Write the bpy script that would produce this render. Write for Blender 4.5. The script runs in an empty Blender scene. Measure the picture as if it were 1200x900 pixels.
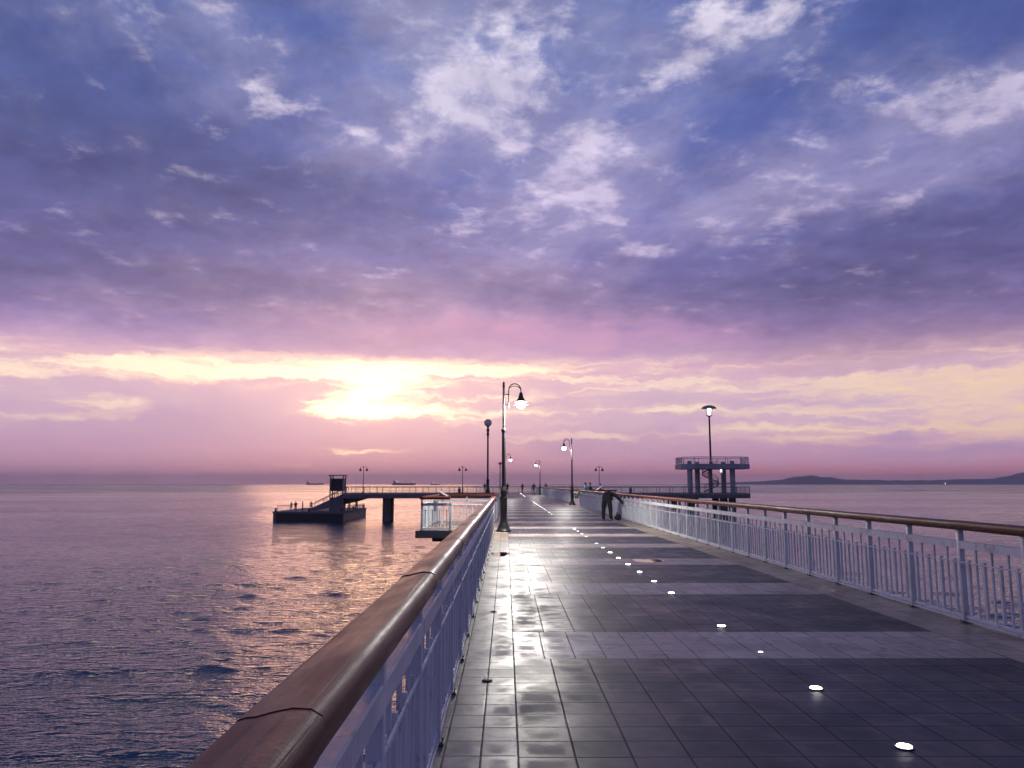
import bpy, bmesh, math, random
import numpy as np
from mathutils import Vector, Matrix, Euler

random.seed(11)
np.random.seed(11)
S = bpy.context.scene
C = S.collection
R = math.radians
PI = math.pi

# ------------------------------------------------------------------ camera
EYE = 1.62
PITCH, YAW = R(7.41), R(-0.446)
cam = bpy.data.cameras.new('camera')
cam.sensor_width = 36.0
cam.lens = 27.0
cam.clip_start = 0.05
cam.clip_end = 60000
co = bpy.data.objects.new('camera', cam)
co.location = (0, 0, EYE)
co.rotation_euler = (R(90) + PITCH, 0, YAW)
C.objects.link(co)
S.camera = co
_ROT = Euler((R(90) + PITCH, 0, YAW)).to_matrix()


def ray(px, py):
    """direction of a pixel of the 1200x900 photograph"""
    return _ROT @ Vector(((px - 600) / 900, (450 - py) / 900, -1))


def at(px, py, Y):
    d = ray(px, py)
    return Vector((0, 0, EYE)) + d * (Y / d.y)


def azel(px, py):
    d = ray(px, py).normalized()
    return math.degrees(math.atan2(d.x, d.y)), math.degrees(math.asin(d.z))


S.view_settings.view_transform = 'Standard'
S.view_settings.look = 'None'
S.view_settings.exposure = 0.0
S.view_settings.gamma = 1.0
S.view_settings.use_curve_mapping = False
S.render.engine = 'CYCLES'
S.cycles.max_bounces = 6
S.cycles.diffuse_bounces = 2
S.cycles.glossy_bounces = 4
S.cycles.sample_clamp_indirect = 6
S.cycles.use_denoising = True

# ------------------------------------------------------------------ world
SUN_AZ, SUN_EL = azel(432, 458)


def lin(r, g, b):
    def f(c):
        c /= 255.0
        return c / 12.92 if c <= 0.04045 else ((c + 0.055) / 1.055) ** 2.4
    return (f(r), f(g), f(b), 1.0)


class NT:
    """small helper to write node trees as expressions"""
    def __init__(s, tree):
        s.t = tree
        s.n = tree.nodes
        s.l = tree.links

    def new(s, typ, **kw):
        n = s.n.new(typ)
        for k, v in kw.items():
            setattr(n, k, v)
        return n

    def put(s, sock, v):
        if v is None:
            return
        if hasattr(v, 'is_output'):
            s.l.new(v, sock)
        else:
            sock.default_value = v

    def m(s, op, a, b=None, c=None, clamp=False):
        n = s.new('ShaderNodeMath', operation=op, use_clamp=clamp)
        for i, v in enumerate((a, b, c)):
            s.put(n.inputs[i], v)
        return n.outputs[0]

    def v(s, op, a, b=None, scale=None):
        n = s.new('ShaderNodeVectorMath', operation=op)
        s.put(n.inputs[0], a)
        s.put(n.inputs[1], b)
        if scale is not None:
            s.put(n.inputs['Scale'], scale)
        return n.outputs['Value'] if op in ('DOT_PRODUCT', 'LENGTH', 'DISTANCE') else n.outputs[0]

    def xyz(s, v):
        n = s.new('ShaderNodeSeparateXYZ')
        s.put(n.inputs[0], v)
        return n.outputs

    def comb(s, x=0.0, y=0.0, z=0.0):
        n = s.new('ShaderNodeCombineXYZ')
        for i, v in enumerate((x, y, z)):
            s.put(n.inputs[i], v)
        return n.outputs[0]

    def noise(s, vec, scale=1.0, detail=4.0, rough=0.5, dist=0.0, color=False, lac=2.0):
        n = s.new('ShaderNodeTexNoise')
        s.put(n.inputs['Vector'], vec)
        n.inputs['Scale'].default_value = scale
        n.inputs['Detail'].default_value = detail
        n.inputs['Roughness'].default_value = rough
        n.inputs['Lacunarity'].default_value = lac
        n.inputs['Distortion'].default_value = dist
        return n.outputs['Color'] if color else n.outputs[0]

    def sstep(s, x, a, b):
        n = s.new('ShaderNodeMapRange', interpolation_type='SMOOTHSTEP')
        s.put(n.inputs[0], x)
        s.put(n.inputs[1], a)
        s.put(n.inputs[2], b)
        return n.outputs[0]

    def maprange(s, x, a, b, c, d):
        n = s.new('ShaderNodeMapRange')
        for i, v in enumerate((x, a, b, c, d)):
            s.put(n.inputs[i], v)
        return n.outputs[0]

    def mix(s, f, a, b, blend='MIX'):
        n = s.new('ShaderNodeMix', data_type='RGBA', blend_type=blend)
        s.put(n.inputs[0], f)
        s.put(n.inputs[6], a)
        s.put(n.inputs[7], b)
        return n.outputs[2]

    def ramp(s, x, stops, interp='LINEAR'):
        n = s.new('ShaderNodeValToRGB')
        s.put(n.inputs[0], x)
        r = n.color_ramp
        r.interpolation = interp
        while len(r.elements) > 1:
            r.elements.remove(r.elements[-1])
        for i, (p, c) in enumerate(stops):
            e = r.elements[0] if i == 0 else r.elements.new(p)
            e.position = p
            e.color = c
        return n.outputs[0]


W = bpy.data.worlds.new('World')
S.world = W
W.use_nodes = True
nt = NT(W.node_tree)
nt.n.clear()
tc = nt.new('ShaderNodeTexCoord')
D = nt.v('NORMALIZE', tc.outputs['Generated'])
dx, dy, dz = nt.xyz(D)
AZ = nt.m('MULTIPLY', nt.m('ARCTAN2', dx, dy), 180 / PI)
EL = nt.m('MULTIPLY', nt.m('ARCSINE', dz), 180 / PI)
# cloud-layer coordinates (clouds recede towards the horizon)
kz = nt.m('ADD', nt.m('MAXIMUM', dz, 0.0), 0.14)
P = nt.comb(nt.m('DIVIDE', dx, kz), nt.m('DIVIDE', dy, kz), 0.0)
UV0 = nt.comb(AZ, EL, 0.0)
# ragged edges: warp of the direction before the big cloud masses are read
w1 = nt.noise(nt.v('MULTIPLY', UV0, (0.09, 0.16, 0)), 1.0, 5, 0.6, color=True)
w2 = nt.noise(nt.v('MULTIPLY', UV0, (0.45, 0.75, 0)), 1.0, 5, 0.62, color=True)
warp = nt.v('ADD', nt.v('MULTIPLY', nt.v('SUBTRACT', w1, (.5, .5, .5)), (9.0, 4.2, 0)),
            nt.v('MULTIPLY', nt.v('SUBTRACT', w2, (.5, .5, .5)), (4.2, 2.6, 0)))
UV = nt.v('ADD', UV0, warp)
warp_low = nt.v('ADD', nt.v('MULTIPLY', nt.v('SUBTRACT', w1, (.5, .5, .5)), (6.0, 1.1, 0)),
                nt.v('MULTIPLY', nt.v('SUBTRACT', w2, (.5, .5, .5)), (5.0, 1.5, 0)))
UVL = nt.v('ADD', UV0, warp_low)


def blobs(uv, lst):
    """sum of soft cloud masses: (px, py, sigma_x, sigma_y, weight) read as directions"""
    tot = None
    for (px, py, sx, sy, w) in lst:
        a, e = azel(px, py)
        k = 0.0637
        q = nt.v('MULTIPLY', nt.v('SUBTRACT', uv, (a, e, 0)), (1 / (sx * k), 1 / (sy * k), 0))
        g = nt.m('EXPONENT', nt.m('MULTIPLY', nt.v('DOT_PRODUCT', q, q), -0.5))
        tot = nt.m('MULTIPLY', g, w) if tot is None else nt.m('MULTIPLY_ADD', g, w, tot)
    return tot


def el_of(py):
    return azel(600, py)[1]


def elramp(el, stops):
    """stops: (photo row, colour) -> colour ramp over elevation -4..96 degrees"""
    x = nt.maprange(el, -4.0, 96.0, 0.0, 1.0)
    st = sorted(((el_of(p) if p > -200 else -p / 10) + 4) / 100 for p, c in stops)
    cs = [c for _, c in sorted((((el_of(p) if p > -200 else -p / 10)), c) for p, c in stops)]
    return nt.ramp(x, list(zip(st, cs)))


wP = nt.v('MULTIPLY', nt.v('SUBTRACT', nt.noise(P, 2.2, 4, .6, color=True), (.5, .5, .5)), (.13, .13, 0))
PW = nt.v('ADD', P, wP)
n_hi = nt.noise(PW, 3.3, 10, 0.62, 0.0)
n_rel = nt.noise(nt.v('ADD', PW, (-.02, .075, 0)), 3.3, 10, 0.62, 0.0)     # the same clouds a step towards the sun
relief = nt.m('SUBTRACT', n_hi, n_rel)
rotn = nt.new('ShaderNodeVectorRotate', rotation_type='Z_AXIS')
rotn.inputs['Angle'].default_value = R(-24)
nt.l.new(PW, rotn.inputs['Vector'])
n_streak = nt.noise(nt.v('MULTIPLY', rotn.outputs[0], (3.6, 1.9, 1)), 1.0, 9, 0.64, 0.0)
n_mid = nt.noise(nt.v('ADD', P, (7.3, 2.1, 0)), 1.3, 7, 0.6)
n_fine = nt.noise(nt.v('ADD', PW, (1.3, 5.1, 0)), 9.0, 8, 0.60)
n_low = nt.noise(nt.v('MULTIPLY', nt.v('ADD', UV0, warp_low), (0.075, 0.62, 0)), 1.0, 8, 0.62, 0.0)

_c, _s = lin, None
ELW = nt.xyz(UVL)[1]
dark = elramp(ELW, [
    (640, lin(120, 95, 135)), (567, lin(244, 184, 212)), (560, lin(226, 168, 200)), (548, lin(212, 160, 194)), (530, lin(214, 166, 198)),
    (505, lin(212, 176, 208)), (480, lin(214, 182, 210)), (455, lin(220, 184, 208)), (432, lin(222, 178, 206)),
    (412, lin(184, 150, 198)), (392, lin(148, 126, 186)), (350, lin(122, 113, 177)),
    (290, lin(105, 105, 172)), (230, lin(95, 102, 170)), (150, lin(88, 102, 172)), (70, lin(84, 102, 172)),
    (0, lin(82, 100, 168)), (-450, lin(66, 86, 150)), (-600, lin(56, 72, 130)), (-900, lin(54, 68, 122))])
light = elramp(EL, [
    (567, lin(226, 170, 186)), (480, lin(244, 214, 214)), (420, lin(244, 206, 214)), (380, lin(206, 176, 216)),
    (300, lin(198, 182, 222)), (200, lin(206, 194, 228)), (100, lin(214, 206, 232)), (0, lin(222, 214, 236)),
    (-500, lin(150, 156, 200)), (-900, lin(90, 100, 150))])
T = nt.m('ADD', nt.m('MULTIPLY', n_hi, 0.5), nt.m('MULTIPLY', n_streak, 0.5))
broad = blobs(UV, [(550, 100, 100, 80, .16), (650, 220, 90, 60, .10), (800, 60, 90, 50, .09), (1000, 205, 160, 46, .13), (1150, 110, 90, 40, .12),
                   (430, 365, 260, 26, .10), (620, 320, 120, 30, .07), (870, 250, 90, 26, .10), (330, 110, 60, 50, .08), (200, 40, 80, 40, .05),
                   (90, 210, 160, 80, -.06), (1120, 285, 150, 46, -.12), (330, 215, 100, 24, -.06), (1110, 20, 90, 40, -.08),
                   (940, 350, 220, 30, -.08), (880, 120, 60, 26, -.08)])
f1 = nt.m('MULTIPLY', nt.sstep(nt.m('ADD', T, broad), 0.42, 0.74), 0.44)
col = nt.mix(f1, dark, light)
A = nt.m('MULTIPLY_ADD', nt.m('SUBTRACT', n_hi, .5), 1.4, blobs(UV, [
    (308, 95, 18, 26, .50), (337, 122, 22, 9, .50), (256, 157, 18, 6, .45), (148, 62, 14, 8, .26), (165, 10, 32, 12, .30),
    (570, 60, 56, 46, .32), (500, 95, 46, 38, .30), (520, 150, 34, 18, .32), (600, 130, 40, 50, .28), (650, 30, 40, 25, .22), (420, 150, 16, 8, .36),
    (838, 38, 32, 24, .58), (925, 6, 32, 12, .56), (790, 60, 40, 26, .16), (755, 95, 40, 9, .36), (745, 130, 15, 20, .26),
    (690, 225, 25, 20, .34), (620, 190, 46, 34, .28), (665, 180, 22, 24, .32), (700, 160, 24, 14, .28), (640, 245, 40, 16, .24), (705, 250, 16, 10, .3),
    (760, 288, 34, 8, .52), (650, 304, 30, 5, .42), (850, 262, 54, 8, .28), (950, 235, 70, 14, .18),
    (1165, 108, 54, 14, .56), (1090, 128, 60, 12, .26), (1020, 200, 90, 18, .15), (985, 90, 20, 14, .24),
    (360, 352, 60, 6, .26), (455, 318, 30, 7, .22), (560, 255, 30, 8, .22), (365, 330, 14, 4, .22)]))
A = nt.m('MULTIPLY_ADD', nt.m('SUBTRACT', n_fine, .5), 2.1, A)
lf = nt.m('MULTIPLY', nt.m('MULTIPLY', nt.sstep(A, 0.14, 0.84), nt.sstep(EL, 9.5, 12.5)), nt.m('MULTIPLY_ADD', relief, -.9, 1.12), clamp=True)
col = nt.mix(lf, col, light)
# softer mottling of the dark layer
mot = nt.m('ADD', nt.m('MULTIPLY', n_mid, 0.50), nt.m('MULTIPLY_ADD', n_fine, 0.55, 0.475))
mot = nt.m('MULTIPLY_ADD', relief, -1.15, mot)
mot = nt.m('ADD', nt.m('MULTIPLY', nt.m('SUBTRACT', mot, 1.0), nt.sstep(EL, 6.0, 14.0)), 1.0)
motb = nt.m('POWER', nt.m('MAXIMUM', mot, .05), .72)
col = nt.mix(1.0, col, nt.comb(mot, mot, motb), 'MULTIPLY')
shade = blobs(UV, [(1120, 275, 150, 48, .26), (70, 200, 150, 80, .26), (330, 215, 110, 30, .20), (200, 335, 200, 22, .18), (600, 335, 160, 18, .10),
                   (1150, 20, 120, 60, .18), (20, 20, 110, 70, .16), (930, 345, 230, 30, .20), (1120, 395, 160, 24, .24)])
sh = nt.m('SUBTRACT', 1.0, nt.m('MINIMUM', shade, 0.45))
col = nt.mix(1.0, col, nt.comb(sh, sh, sh), 'MULTIPLY')
pinkish = blobs(UV, [(580, 388, 150, 16, .55), (760, 395, 120, 12, .3), (520, 335, 200, 24, .06)])
col = nt.mix(nt.m('MULTIPLY', pinkish, nt.maprange(n_hi, .3, .7, .5, 1.3)), col, lin(222, 164, 204))

# low gap below the cloud deck, lit from behind
LB = blobs(UVL, [
    (60, 430, 110, 10, .36), (190, 434, 120, 11, .42), (330, 434, 120, 11, .48), (480, 436, 70, 12, .5), (600, 432, 60, 9, .36),
    (690, 436, 90, 10, .26), (428, 462, 36, 18, .52), (480, 484, 80, 6, .75), (400, 480, 40, 8, .3), (150, 479, 40, 6, .62), (75, 486, 50, 4, .42),
    (30, 458, 60, 8, .26), (560, 462, 90, 8, .12), (770, 482, 60, 4, .60), (690, 511, 48, 4, .58), (600, 512, 40, 3, .35),
    (790, 452, 60, 6, .40), (700, 465, 60, 6, .22), (425, 527, 50, 2.6, .58), (905, 503, 60, 3.4, .42), (960, 515, 70, 4, .30),
    (1150, 446, 90, 12, .42), (1090, 468, 110, 12, .30), (1185, 470, 60, 16, .2), (1120, 500, 110, 12, .34), (1190, 515, 70, 8, .3), (960, 452, 60, 6, .28),
    (250, 472, 75, 17, -.42), (120, 510, 140, 14, -.25), (60, 525, 60, 10, -.12), (330, 500, 60, 14, -.2), (660, 520, 24, 7, -.3),
    (1160, 524, 60, 5, -.34), (1040, 510, 26, 4, -.3), (1030, 516, 90, 5, -.16), (20, 448, 40, 5, -.2), (30, 422, 40, 5, -.4), (340, 446, 60, 4, -.22), (120, 452, 60, 5, -.2), (560, 446, 60, 4, -.2)])
n_low2 = nt.noise(nt.v('MULTIPLY', nt.v('ADD', UV0, warp_low), (0.16, 1.5, 0)), 1.0, 8, 0.62, 0.2)
LB = nt.m('MULTIPLY_ADD', nt.m('SUBTRACT', n_low, 0.5), 0.9, nt.m('MULTIPLY', LB, 0.80))
LB = nt.m('MULTIPLY_ADD', nt.m('SUBTRACT', n_low2, 0.5), 1.35, LB)
g = nt.sstep(LB, 0.12, 0.62)
g0 = nt.sstep(LB, -0.02, 0.40)
inlow = nt.m('MULTIPLY', nt.sstep(EL, -0.5, 1.0), nt.m('SUBTRACT', 1.0, nt.sstep(nt.m('MULTIPLY_ADD', n_low2, 2.2, nt.m('SUBTRACT', EL, 1.1)), 8.6, 10.2)))
ahead = nt.m('SUBTRACT', 1.0, nt.sstep(nt.m('ABSOLUTE', nt.m('SUBTRACT', AZ, SUN_AZ)), 50.0, 110.0))
g = nt.m('MULTIPLY', nt.m('MULTIPLY', g, inlow), ahead)
warmth = nt.sstep(AZ, 8.0, 32.0)
glow = nt.mix(warmth, (1.05, .89, .70, 1), (.97, .70, .50, 1))
g0 = nt.m('MULTIPLY', nt.m('MULTIPLY', nt.m('MULTIPLY', g0, inlow), ahead), .62)
col = nt.mix(g0, col, nt.mix(nt.sstep(EL, 1.0, 5.0), lin(236, 172, 190), lin(252, 212, 206)))
col = nt.mix(g, col, glow)
# shadow side of the low cumulus bank
cum = blobs(UVL, [(235, 484, 80, 16, .5), (120, 512, 140, 16, .32), (350, 512, 120, 14, .2), (660, 522, 30, 8, .45), (1160, 524, 60, 5, .5),
                  (1040, 510, 20, 3.5, .6), (700, 525, 90, 16, .16), (1000, 528, 120, 7, .3), (900, 470, 90, 8, .25), (760, 512, 60, 10, .2), (680, 470, 50, 8, .2)])
col = nt.mix(nt.m('MINIMUM', cum, 0.8), col, lin(184, 152, 196))
# red strip on the horizon, and the bright heart of the sunset
red = blobs(UVL, [(1010, 553, 130, 5, .55), (1190, 550, 80, 6, .4), (880, 556, 70, 5, .35), (480, 555, 260, 9, .22)])
col = nt.mix(nt.m('MINIMUM', red, 0.8), col, lin(232, 146, 166))
heart = nt.m('MULTIPLY', nt.m('MULTIPLY', blobs(UVL, [(428, 462, 24, 12, .55), (450, 484, 50, 3.5, .7), (470, 434, 60, 5, .25)]), inlow), nt.m('ADD', .25, g))
col = nt.mix(1.0, col, nt.v('SCALE', (1.6, 0.75, 0.22), scale=heart), 'ADD')
wide = nt.m('MULTIPLY', nt.m('MULTIPLY', blobs(UV0, [(450, 466, 120, 34, 1.15), (300, 440, 260, 26, .22)]), inlow), nt.m('ADD', .16, g))
col = nt.mix(1.0, col, nt.v('SCALE', (1.0, 0.50, 0.27), scale=wide), 'ADD')
# the side away from the sunset is duller and bluer
back = nt.sstep(nt.m('ABSOLUTE', nt.m('SUBTRACT', AZ, SUN_AZ)), 60.0, 150.0)
col = nt.mix(nt.m('MULTIPLY', back, 0.8), col, lin(84, 88, 138))
sky = nt.new('ShaderNodeTexSky')
sky.sky_type = 'NISHITA'
sky.sun_disc = False
sky.sun_elevation = R(SUN_EL)
sky.sun_rotation = R(SUN_AZ)
sky.air_density = 1.5
sky.dust_density = 2.0
bg1 = nt.new('ShaderNodeBackground')
bg1.inputs['Strength'].default_value = 0.1
tot = nt.mix(1.0, nt.v('SCALE', col, scale=9.7), nt.v('SCALE', sky.outputs[0], scale=0.06), 'ADD')
nt.l.new(tot, bg1.inputs['Color'])
wo = nt.new('ShaderNodeOutputWorld')
nt.l.new(bg1.outputs[0], wo.inputs['Surface'])
W.cycles.sampling_method = 'MANUAL'
W.cycles.sample_map_resolution = 512

# ------------------------------------------------------------------ sun (veiled by cloud)
sl = bpy.data.lights.new('sun', 'SUN')
sl.energy = 0.12
sl.angle = R(17)
sl.color = (1.0, 0.50, 0.28)
so = bpy.data.objects.new('sun', sl)
sd = Vector((math.sin(R(SUN_AZ)) * math.cos(R(SUN_EL)), math.cos(R(SUN_AZ)) * math.cos(R(SUN_EL)), math.sin(R(SUN_EL))))
so.rotation_euler = sd.to_track_quat('Z', 'Y').to_euler()
C.objects.link(so)

# ------------------------------------------------------------------ mesh helpers
class MB:
    def __init__(s):
        s.v = []
        s.f = []
        s.mi = []

    def add(s, vs, fs, mi=0):
        o = len(s.v)
        s.v += [tuple(p) for p in vs]
        s.f += [tuple(i + o for i in f) for f in fs]
        s.mi += [mi] * len(fs)

    def box(s, c, d, rz=0.0, mi=0, bev=0.0):
        x, y, z = d[0] / 2, d[1] / 2, d[2] / 2
        M = Matrix.Rotation(rz, 3, 'Z')
        if bev <= 0:
            vs = [Vector((sx * x, sy * y, sz * z)) for sz in (-1, 1) for sy in (-1, 1) for sx in (-1, 1)]
            fs = [(0, 2, 3, 1), (4, 5, 7, 6), (0, 1, 5, 4), (2, 6, 7, 3), (0, 4, 6, 2), (1, 3, 7, 5)]
            s.add([M @ p + Vector(c) for p in vs], fs, mi)
        else:
            bm = bmesh.new()
            bmesh.ops.create_cube(bm, size=1)
            bmesh.ops.scale(bm, vec=d, verts=bm.verts)
            bmesh.ops.bevel(bm, geom=bm.edges[:], offset=bev, segments=2, affect='EDGES', profile=.5)
            bm.verts.ensure_lookup_table()
            s.add([M @ v.co + Vector(c) for v in bm.verts], [[v.index for v in f.verts] for f in bm.faces], mi)
            bm.free()

    def tube(s, pts, r, n=8, mi=0, cap=True):
        pts = [Vector(p) for p in pts]
        rs = r if isinstance(r, (list, tuple)) else [r] * len(pts)
        o = len(s.v)
        T = [(pts[min(i + 1, len(pts) - 1)] - pts[max(i - 1, 0)]).normalized() for i in range(len(pts))]
        ref = Vector((0, 0, 1)) if abs(T[0].z) < .9 else Vector((1, 0, 0))
        for i, p in enumerate(pts):
            a = T[i].cross(ref)
            if a.length < 1e-4:
                a = T[i].cross(Vector((0, 1, 0)))
            a.normalize()
            b = T[i].cross(a).normalized()
            ref = b.cross(T[i]) if False else ref
            for k in range(n):
                t = 2 * PI * k / n
                s.v.append(tuple(p + (a * math.cos(t) + b * math.sin(t)) * rs[i]))
        for i in range(len(pts) - 1):
            for k in range(n):
                s.f.append((o + i * n + k, o + i * n + (k + 1) % n, o + (i + 1) * n + (k + 1) % n, o + (i + 1) * n + k))
                s.mi.append(mi)
        if cap:
            s.f.append(tuple(o + k for k in reversed(range(n))))
            s.f.append(tuple(o + (len(pts) - 1) * n + k for k in range(n)))
            s.mi += [mi, mi]

    def lathe(s, prof, c=(0, 0, 0), n=16, mi=0, close=True):
        o = len(s.v)
        for (r, z) in prof:
            for k in range(n):
                t = 2 * PI * k / n
                s.v.append((c[0] + r * math.cos(t), c[1] + r * math.sin(t), c[2] + z))
        for i in range(len(prof) - 1):
            for k in range(n):
                s.f.append((o + i * n + k, o + i * n + (k + 1) % n, o + (i + 1) * n + (k + 1) % n, o + (i + 1) * n + k))
                s.mi.append(mi)
        if close:
            s.f.append(tuple(o + k for k in reversed(range(n))))
            s.f.append(tuple(o + (len(prof) - 1) * n + k for k in range(n)))
            s.mi += [mi, mi]

    def prism(s, poly, z0, z1, mi=0):
        n = len(poly)
        vs = [(x, y, z0) for x, y in poly] + [(x, y, z1) for x, y in poly]
        fs = [tuple(reversed(range(n))), tuple(range(n, 2 * n))]
        fs += [(i, (i + 1) % n, n + (i + 1) % n, n + i) for i in range(n)]
        s.add(vs, fs, mi)

    def extrude(s, prof, axis, a, b, steps=1, mi=0):
        """profile (u, z) pulled along local x (axis 0) or y (axis 1)"""
        n = len(prof)
        o = len(s.v)
        for i in range(steps + 1):
            t = a + (b - a) * i / steps
            for (u, z) in prof:
                s.v.append((t, u, z) if axis == 0 else (u, t, z))
        for i in range(steps):
            for k in range(n):
                q = (o + i * n + k, o + i * n + (k + 1) % n, o + (i + 1) * n + (k + 1) % n, o + (i + 1) * n + k)
                s.f.append(q)
                s.mi.append(mi)
        s.f.append(tuple(o + k for k in range(n)))
        s.f.append(tuple(o + steps * n + k for k in reversed(range(n))))
        s.mi += [mi, mi]

    def mesh(s, name, mats, smooth=True, angle=35):
        me = bpy.data.meshes.new(name)
        me.from_pydata(s.v, [], s.f)
        bm = bmesh.new()
        bm.from_mesh(me)
        bmesh.ops.recalc_face_normals(bm, faces=bm.faces[:])
        bm.to_mesh(me)
        bm.free()
        for mt in (mats if isinstance(mats, (list, tuple)) else [mats]):
            me.materials.append(mt)
        if len(me.polygons) == len(s.mi):
            me.polygons.foreach_set('material_index', s.mi)
        if smooth:
            me.polygons.foreach_set('use_smooth', [True] * len(me.polygons))
            me.set_sharp_from_angle(angle=R(angle))
        me.update()
        return me

    def build(s, name, mats, parent=None, loc=(0, 0, 0), rz=0.0, **kw):
        o = bpy.data.objects.new(name, s.mesh(name, mats, **kw))
        o.location = loc
        o.rotation_euler = (0, 0, rz)
        C.objects.link(o)
        if parent:
            o.parent = parent
        return o


def tag(o, label, cat, group=None):
    o['label'] = label
    o['category'] = cat
    if group:
        o['group'] = group
    return o


def thing(name, label, cat, loc=(0, 0, 0), rz=0.0, group=None):
    o = bpy.data.objects.new(name, None)
    o.empty_display_size = .2
    C.objects.link(o)
    o.location = loc
    o.rotation_euler = (0, 0, rz)
    return tag(o, label, cat, group)


def link_mesh(name, me, parent, loc=(0, 0, 0), rz=0.0, sc=None):
    o = bpy.data.objects.new(name, me)
    o.location = loc
    o.rotation_euler = (0, 0, rz)
    if sc:
        o.scale = sc
    C.objects.link(o)
    o.parent = parent
    return o


def dup(root, loc, rz, label, group=None, sc=None):
    r = root.copy()
    C.objects.link(r)
    r.location = loc
    r.rotation_euler = (0, 0, rz)
    if sc:
        r.scale = (sc, sc, sc)
    r['label'] = label
    if group:
        r['group'] = group
    for ch in list(root.children):
        c = ch.copy()
        C.objects.link(c)
        c.parent = r
        for gch in ch.children:
            d = gch.copy()
            C.objects.link(d)
            d.parent = c
    return r


# ------------------------------------------------------------------ materials
def mat(name, base, rough=.5, metal=0.0, var=.25, vscale=3.0, bump=0.0, bscale=20.0, rvar=.15, stretch=(1, 1, 1), coat=0.0, dirt=None, dirt_amt=.5):
    m = bpy.data.materials.new(name)
    m.use_nodes = True
    t = NT(m.node_tree)
    b = t.n['Principled BSDF']
    geo = t.new('ShaderNodeTexCoord')
    p = t.v('MULTIPLY', geo.outputs['Object'], stretch)
    info = t.new('ShaderNodeObjectInfo')
    p = t.v('ADD', p, t.v('SCALE', (13.1, 7.7, 3.3), scale=info.outputs['Random']))
    n1 = t.noise(p, vscale, 6, .6)
    k = t.maprange(n1, .25, .75, 1 - var, 1 + var)
    c = t.mix(1.0, (*base, 1), t.comb(k, k, k), 'MULTIPLY')
    if dirt:
        n3 = t.noise(t.v('ADD', p, (3, 9, 1)), vscale * 3.1, 7, .7)
        c = t.mix(t.m('MULTIPLY', t.sstep(n3, .54, .68), dirt_amt), c, (*dirt, 1))
    t.l.new(c, b.inputs['Base Color'])
    n2 = t.noise(t.v('ADD', p, (5, 2, 8)), vscale * 1.7, 5, .6)
    t.l.new(t.maprange(n2, .25, .75, max(.02, rough - rvar), min(1, rough + rvar)), b.inputs['Roughness'])
    b.inputs['Metallic'].default_value = metal
    if coat:
        b.inputs['Coat Weight'].default_value = coat
        b.inputs['Coat Roughness'].default_value = .2
    if bump:
        bn = t.new('ShaderNodeBump')
        bn.inputs['Strength'].default_value = bump
        bn.inputs['Distance'].default_value = .01
        t.l.new(t.noise(p, bscale, 6, .65), bn.inputs['Height'])
        t.l.new(bn.outputs[0], b.inputs['Normal'])
    return m


def emit(name, col, strength):
    m = bpy.data.materials.new(name)
    m.use_nodes = True
    t = NT(m.node_tree)
    b = t.n['Principled BSDF']
    b.inputs['Base Color'].default_value = (.8, .8, .8, 1)
    b.inputs['Emission Color'].default_value = (*col, 1)
    b.inputs['Emission Strength'].default_value = strength
    return m


M_WHITE = mat('white_paint', (.66, .69, .72), .45, var=.16, vscale=1.6, bump=.3, bscale=60, dirt=(.20, .10, .06), dirt_amt=.6, stretch=(2.2, 2.2, .8))
M_BLACK = mat('black_iron', (.022, .02, .022), .42, var=.3, vscale=6, bump=.2, bscale=80)
M_DARKSTEEL = mat('dark_steel', (.05, .05, .06), .45, var=.3, vscale=4)
M_CONC = mat('concrete', (.27, .26, .26), .72, var=.25, vscale=.7, bump=.5, bscale=12, dirt=(.12, .11, .10))
M_CONCD = mat('weathered_concrete', (.16, .155, .16), .75, var=.3, vscale=.6, bump=.5, bscale=10, dirt=(.05, .05, .045))
M_PILE = mat('wet_pile_concrete', (.10, .095, .09), .6, var=.35, vscale=.9, bump=.5, bscale=9, dirt=(.03, .035, .025))
M_HULL = mat('dark_float_hull', (.035, .035, .04), .5, var=.35, vscale=.8, dirt=(.07, .045, .03))
M_GREYST = mat('grey_painted_steel', (.2, .21, .24), .45, var=.2, vscale=1.5, dirt=(.1, .08, .07))
M_GLOBE = mat('frosted_globe', (.66, .60, .56), .35, var=.1)
M_LIT = emit('lamp_glass_lit', (1.0, .96, .90), 9.0)
M_LITS = emit('small_lamp_lit', (1.0, .95, .90), 2.6)
M_LED = emit('deck_light_lit', (1.0, .95, .86), 22.0)
t = NT(M_LED.node_tree)
t.l.new(t.m('MULTIPLY_ADD', t.m('POWER', t.new('ShaderNodeObjectInfo').outputs['Random'], 1.6), 26.0, 1.4), t.n['Principled BSDF'].inputs['Emission Strength'])
M_HOLE = mat('dark_recess', (.012, .011, .011), .6)

# wooden handrail
M_WOOD = bpy.data.materials.new('handrail_wood')
M_WOOD.use_nodes = True
t = NT(M_WOOD.node_tree)
b = t.n['Principled BSDF']
ob = t.new('ShaderNodeTexCoord').outputs['Object']
rnd = t.new('ShaderNodeObjectInfo').outputs['Random']
p = t.v('ADD', ob, t.v('SCALE', (31.0, 17.0, 5.0), scale=rnd))
gr = t.noise(t.v('MULTIPLY', p, (1.2, 34, 34)), 1.0, 6, .6, .3)
bl = t.noise(t.v('MULTIPLY', p, (2.2, 7, 7)), 1.0, 5, .6)
c = t.ramp(gr, [(.25, (.045, .009, .006, 1)), (.5, (.135, .028, .015, 1)), (.72, (.22, .056, .032, 1))])
k = t.maprange(bl, .3, .7, .72, 1.25)
c = t.mix(1.0, c, t.comb(k, k, k), 'MULTIPLY')
b.inputs['Specular IOR Level'].default_value = .32
worn = t.sstep(t.noise(t.v('MULTIPLY', p, (5, 16, 16)), 1.0, 8, .72), .56, .74)
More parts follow.
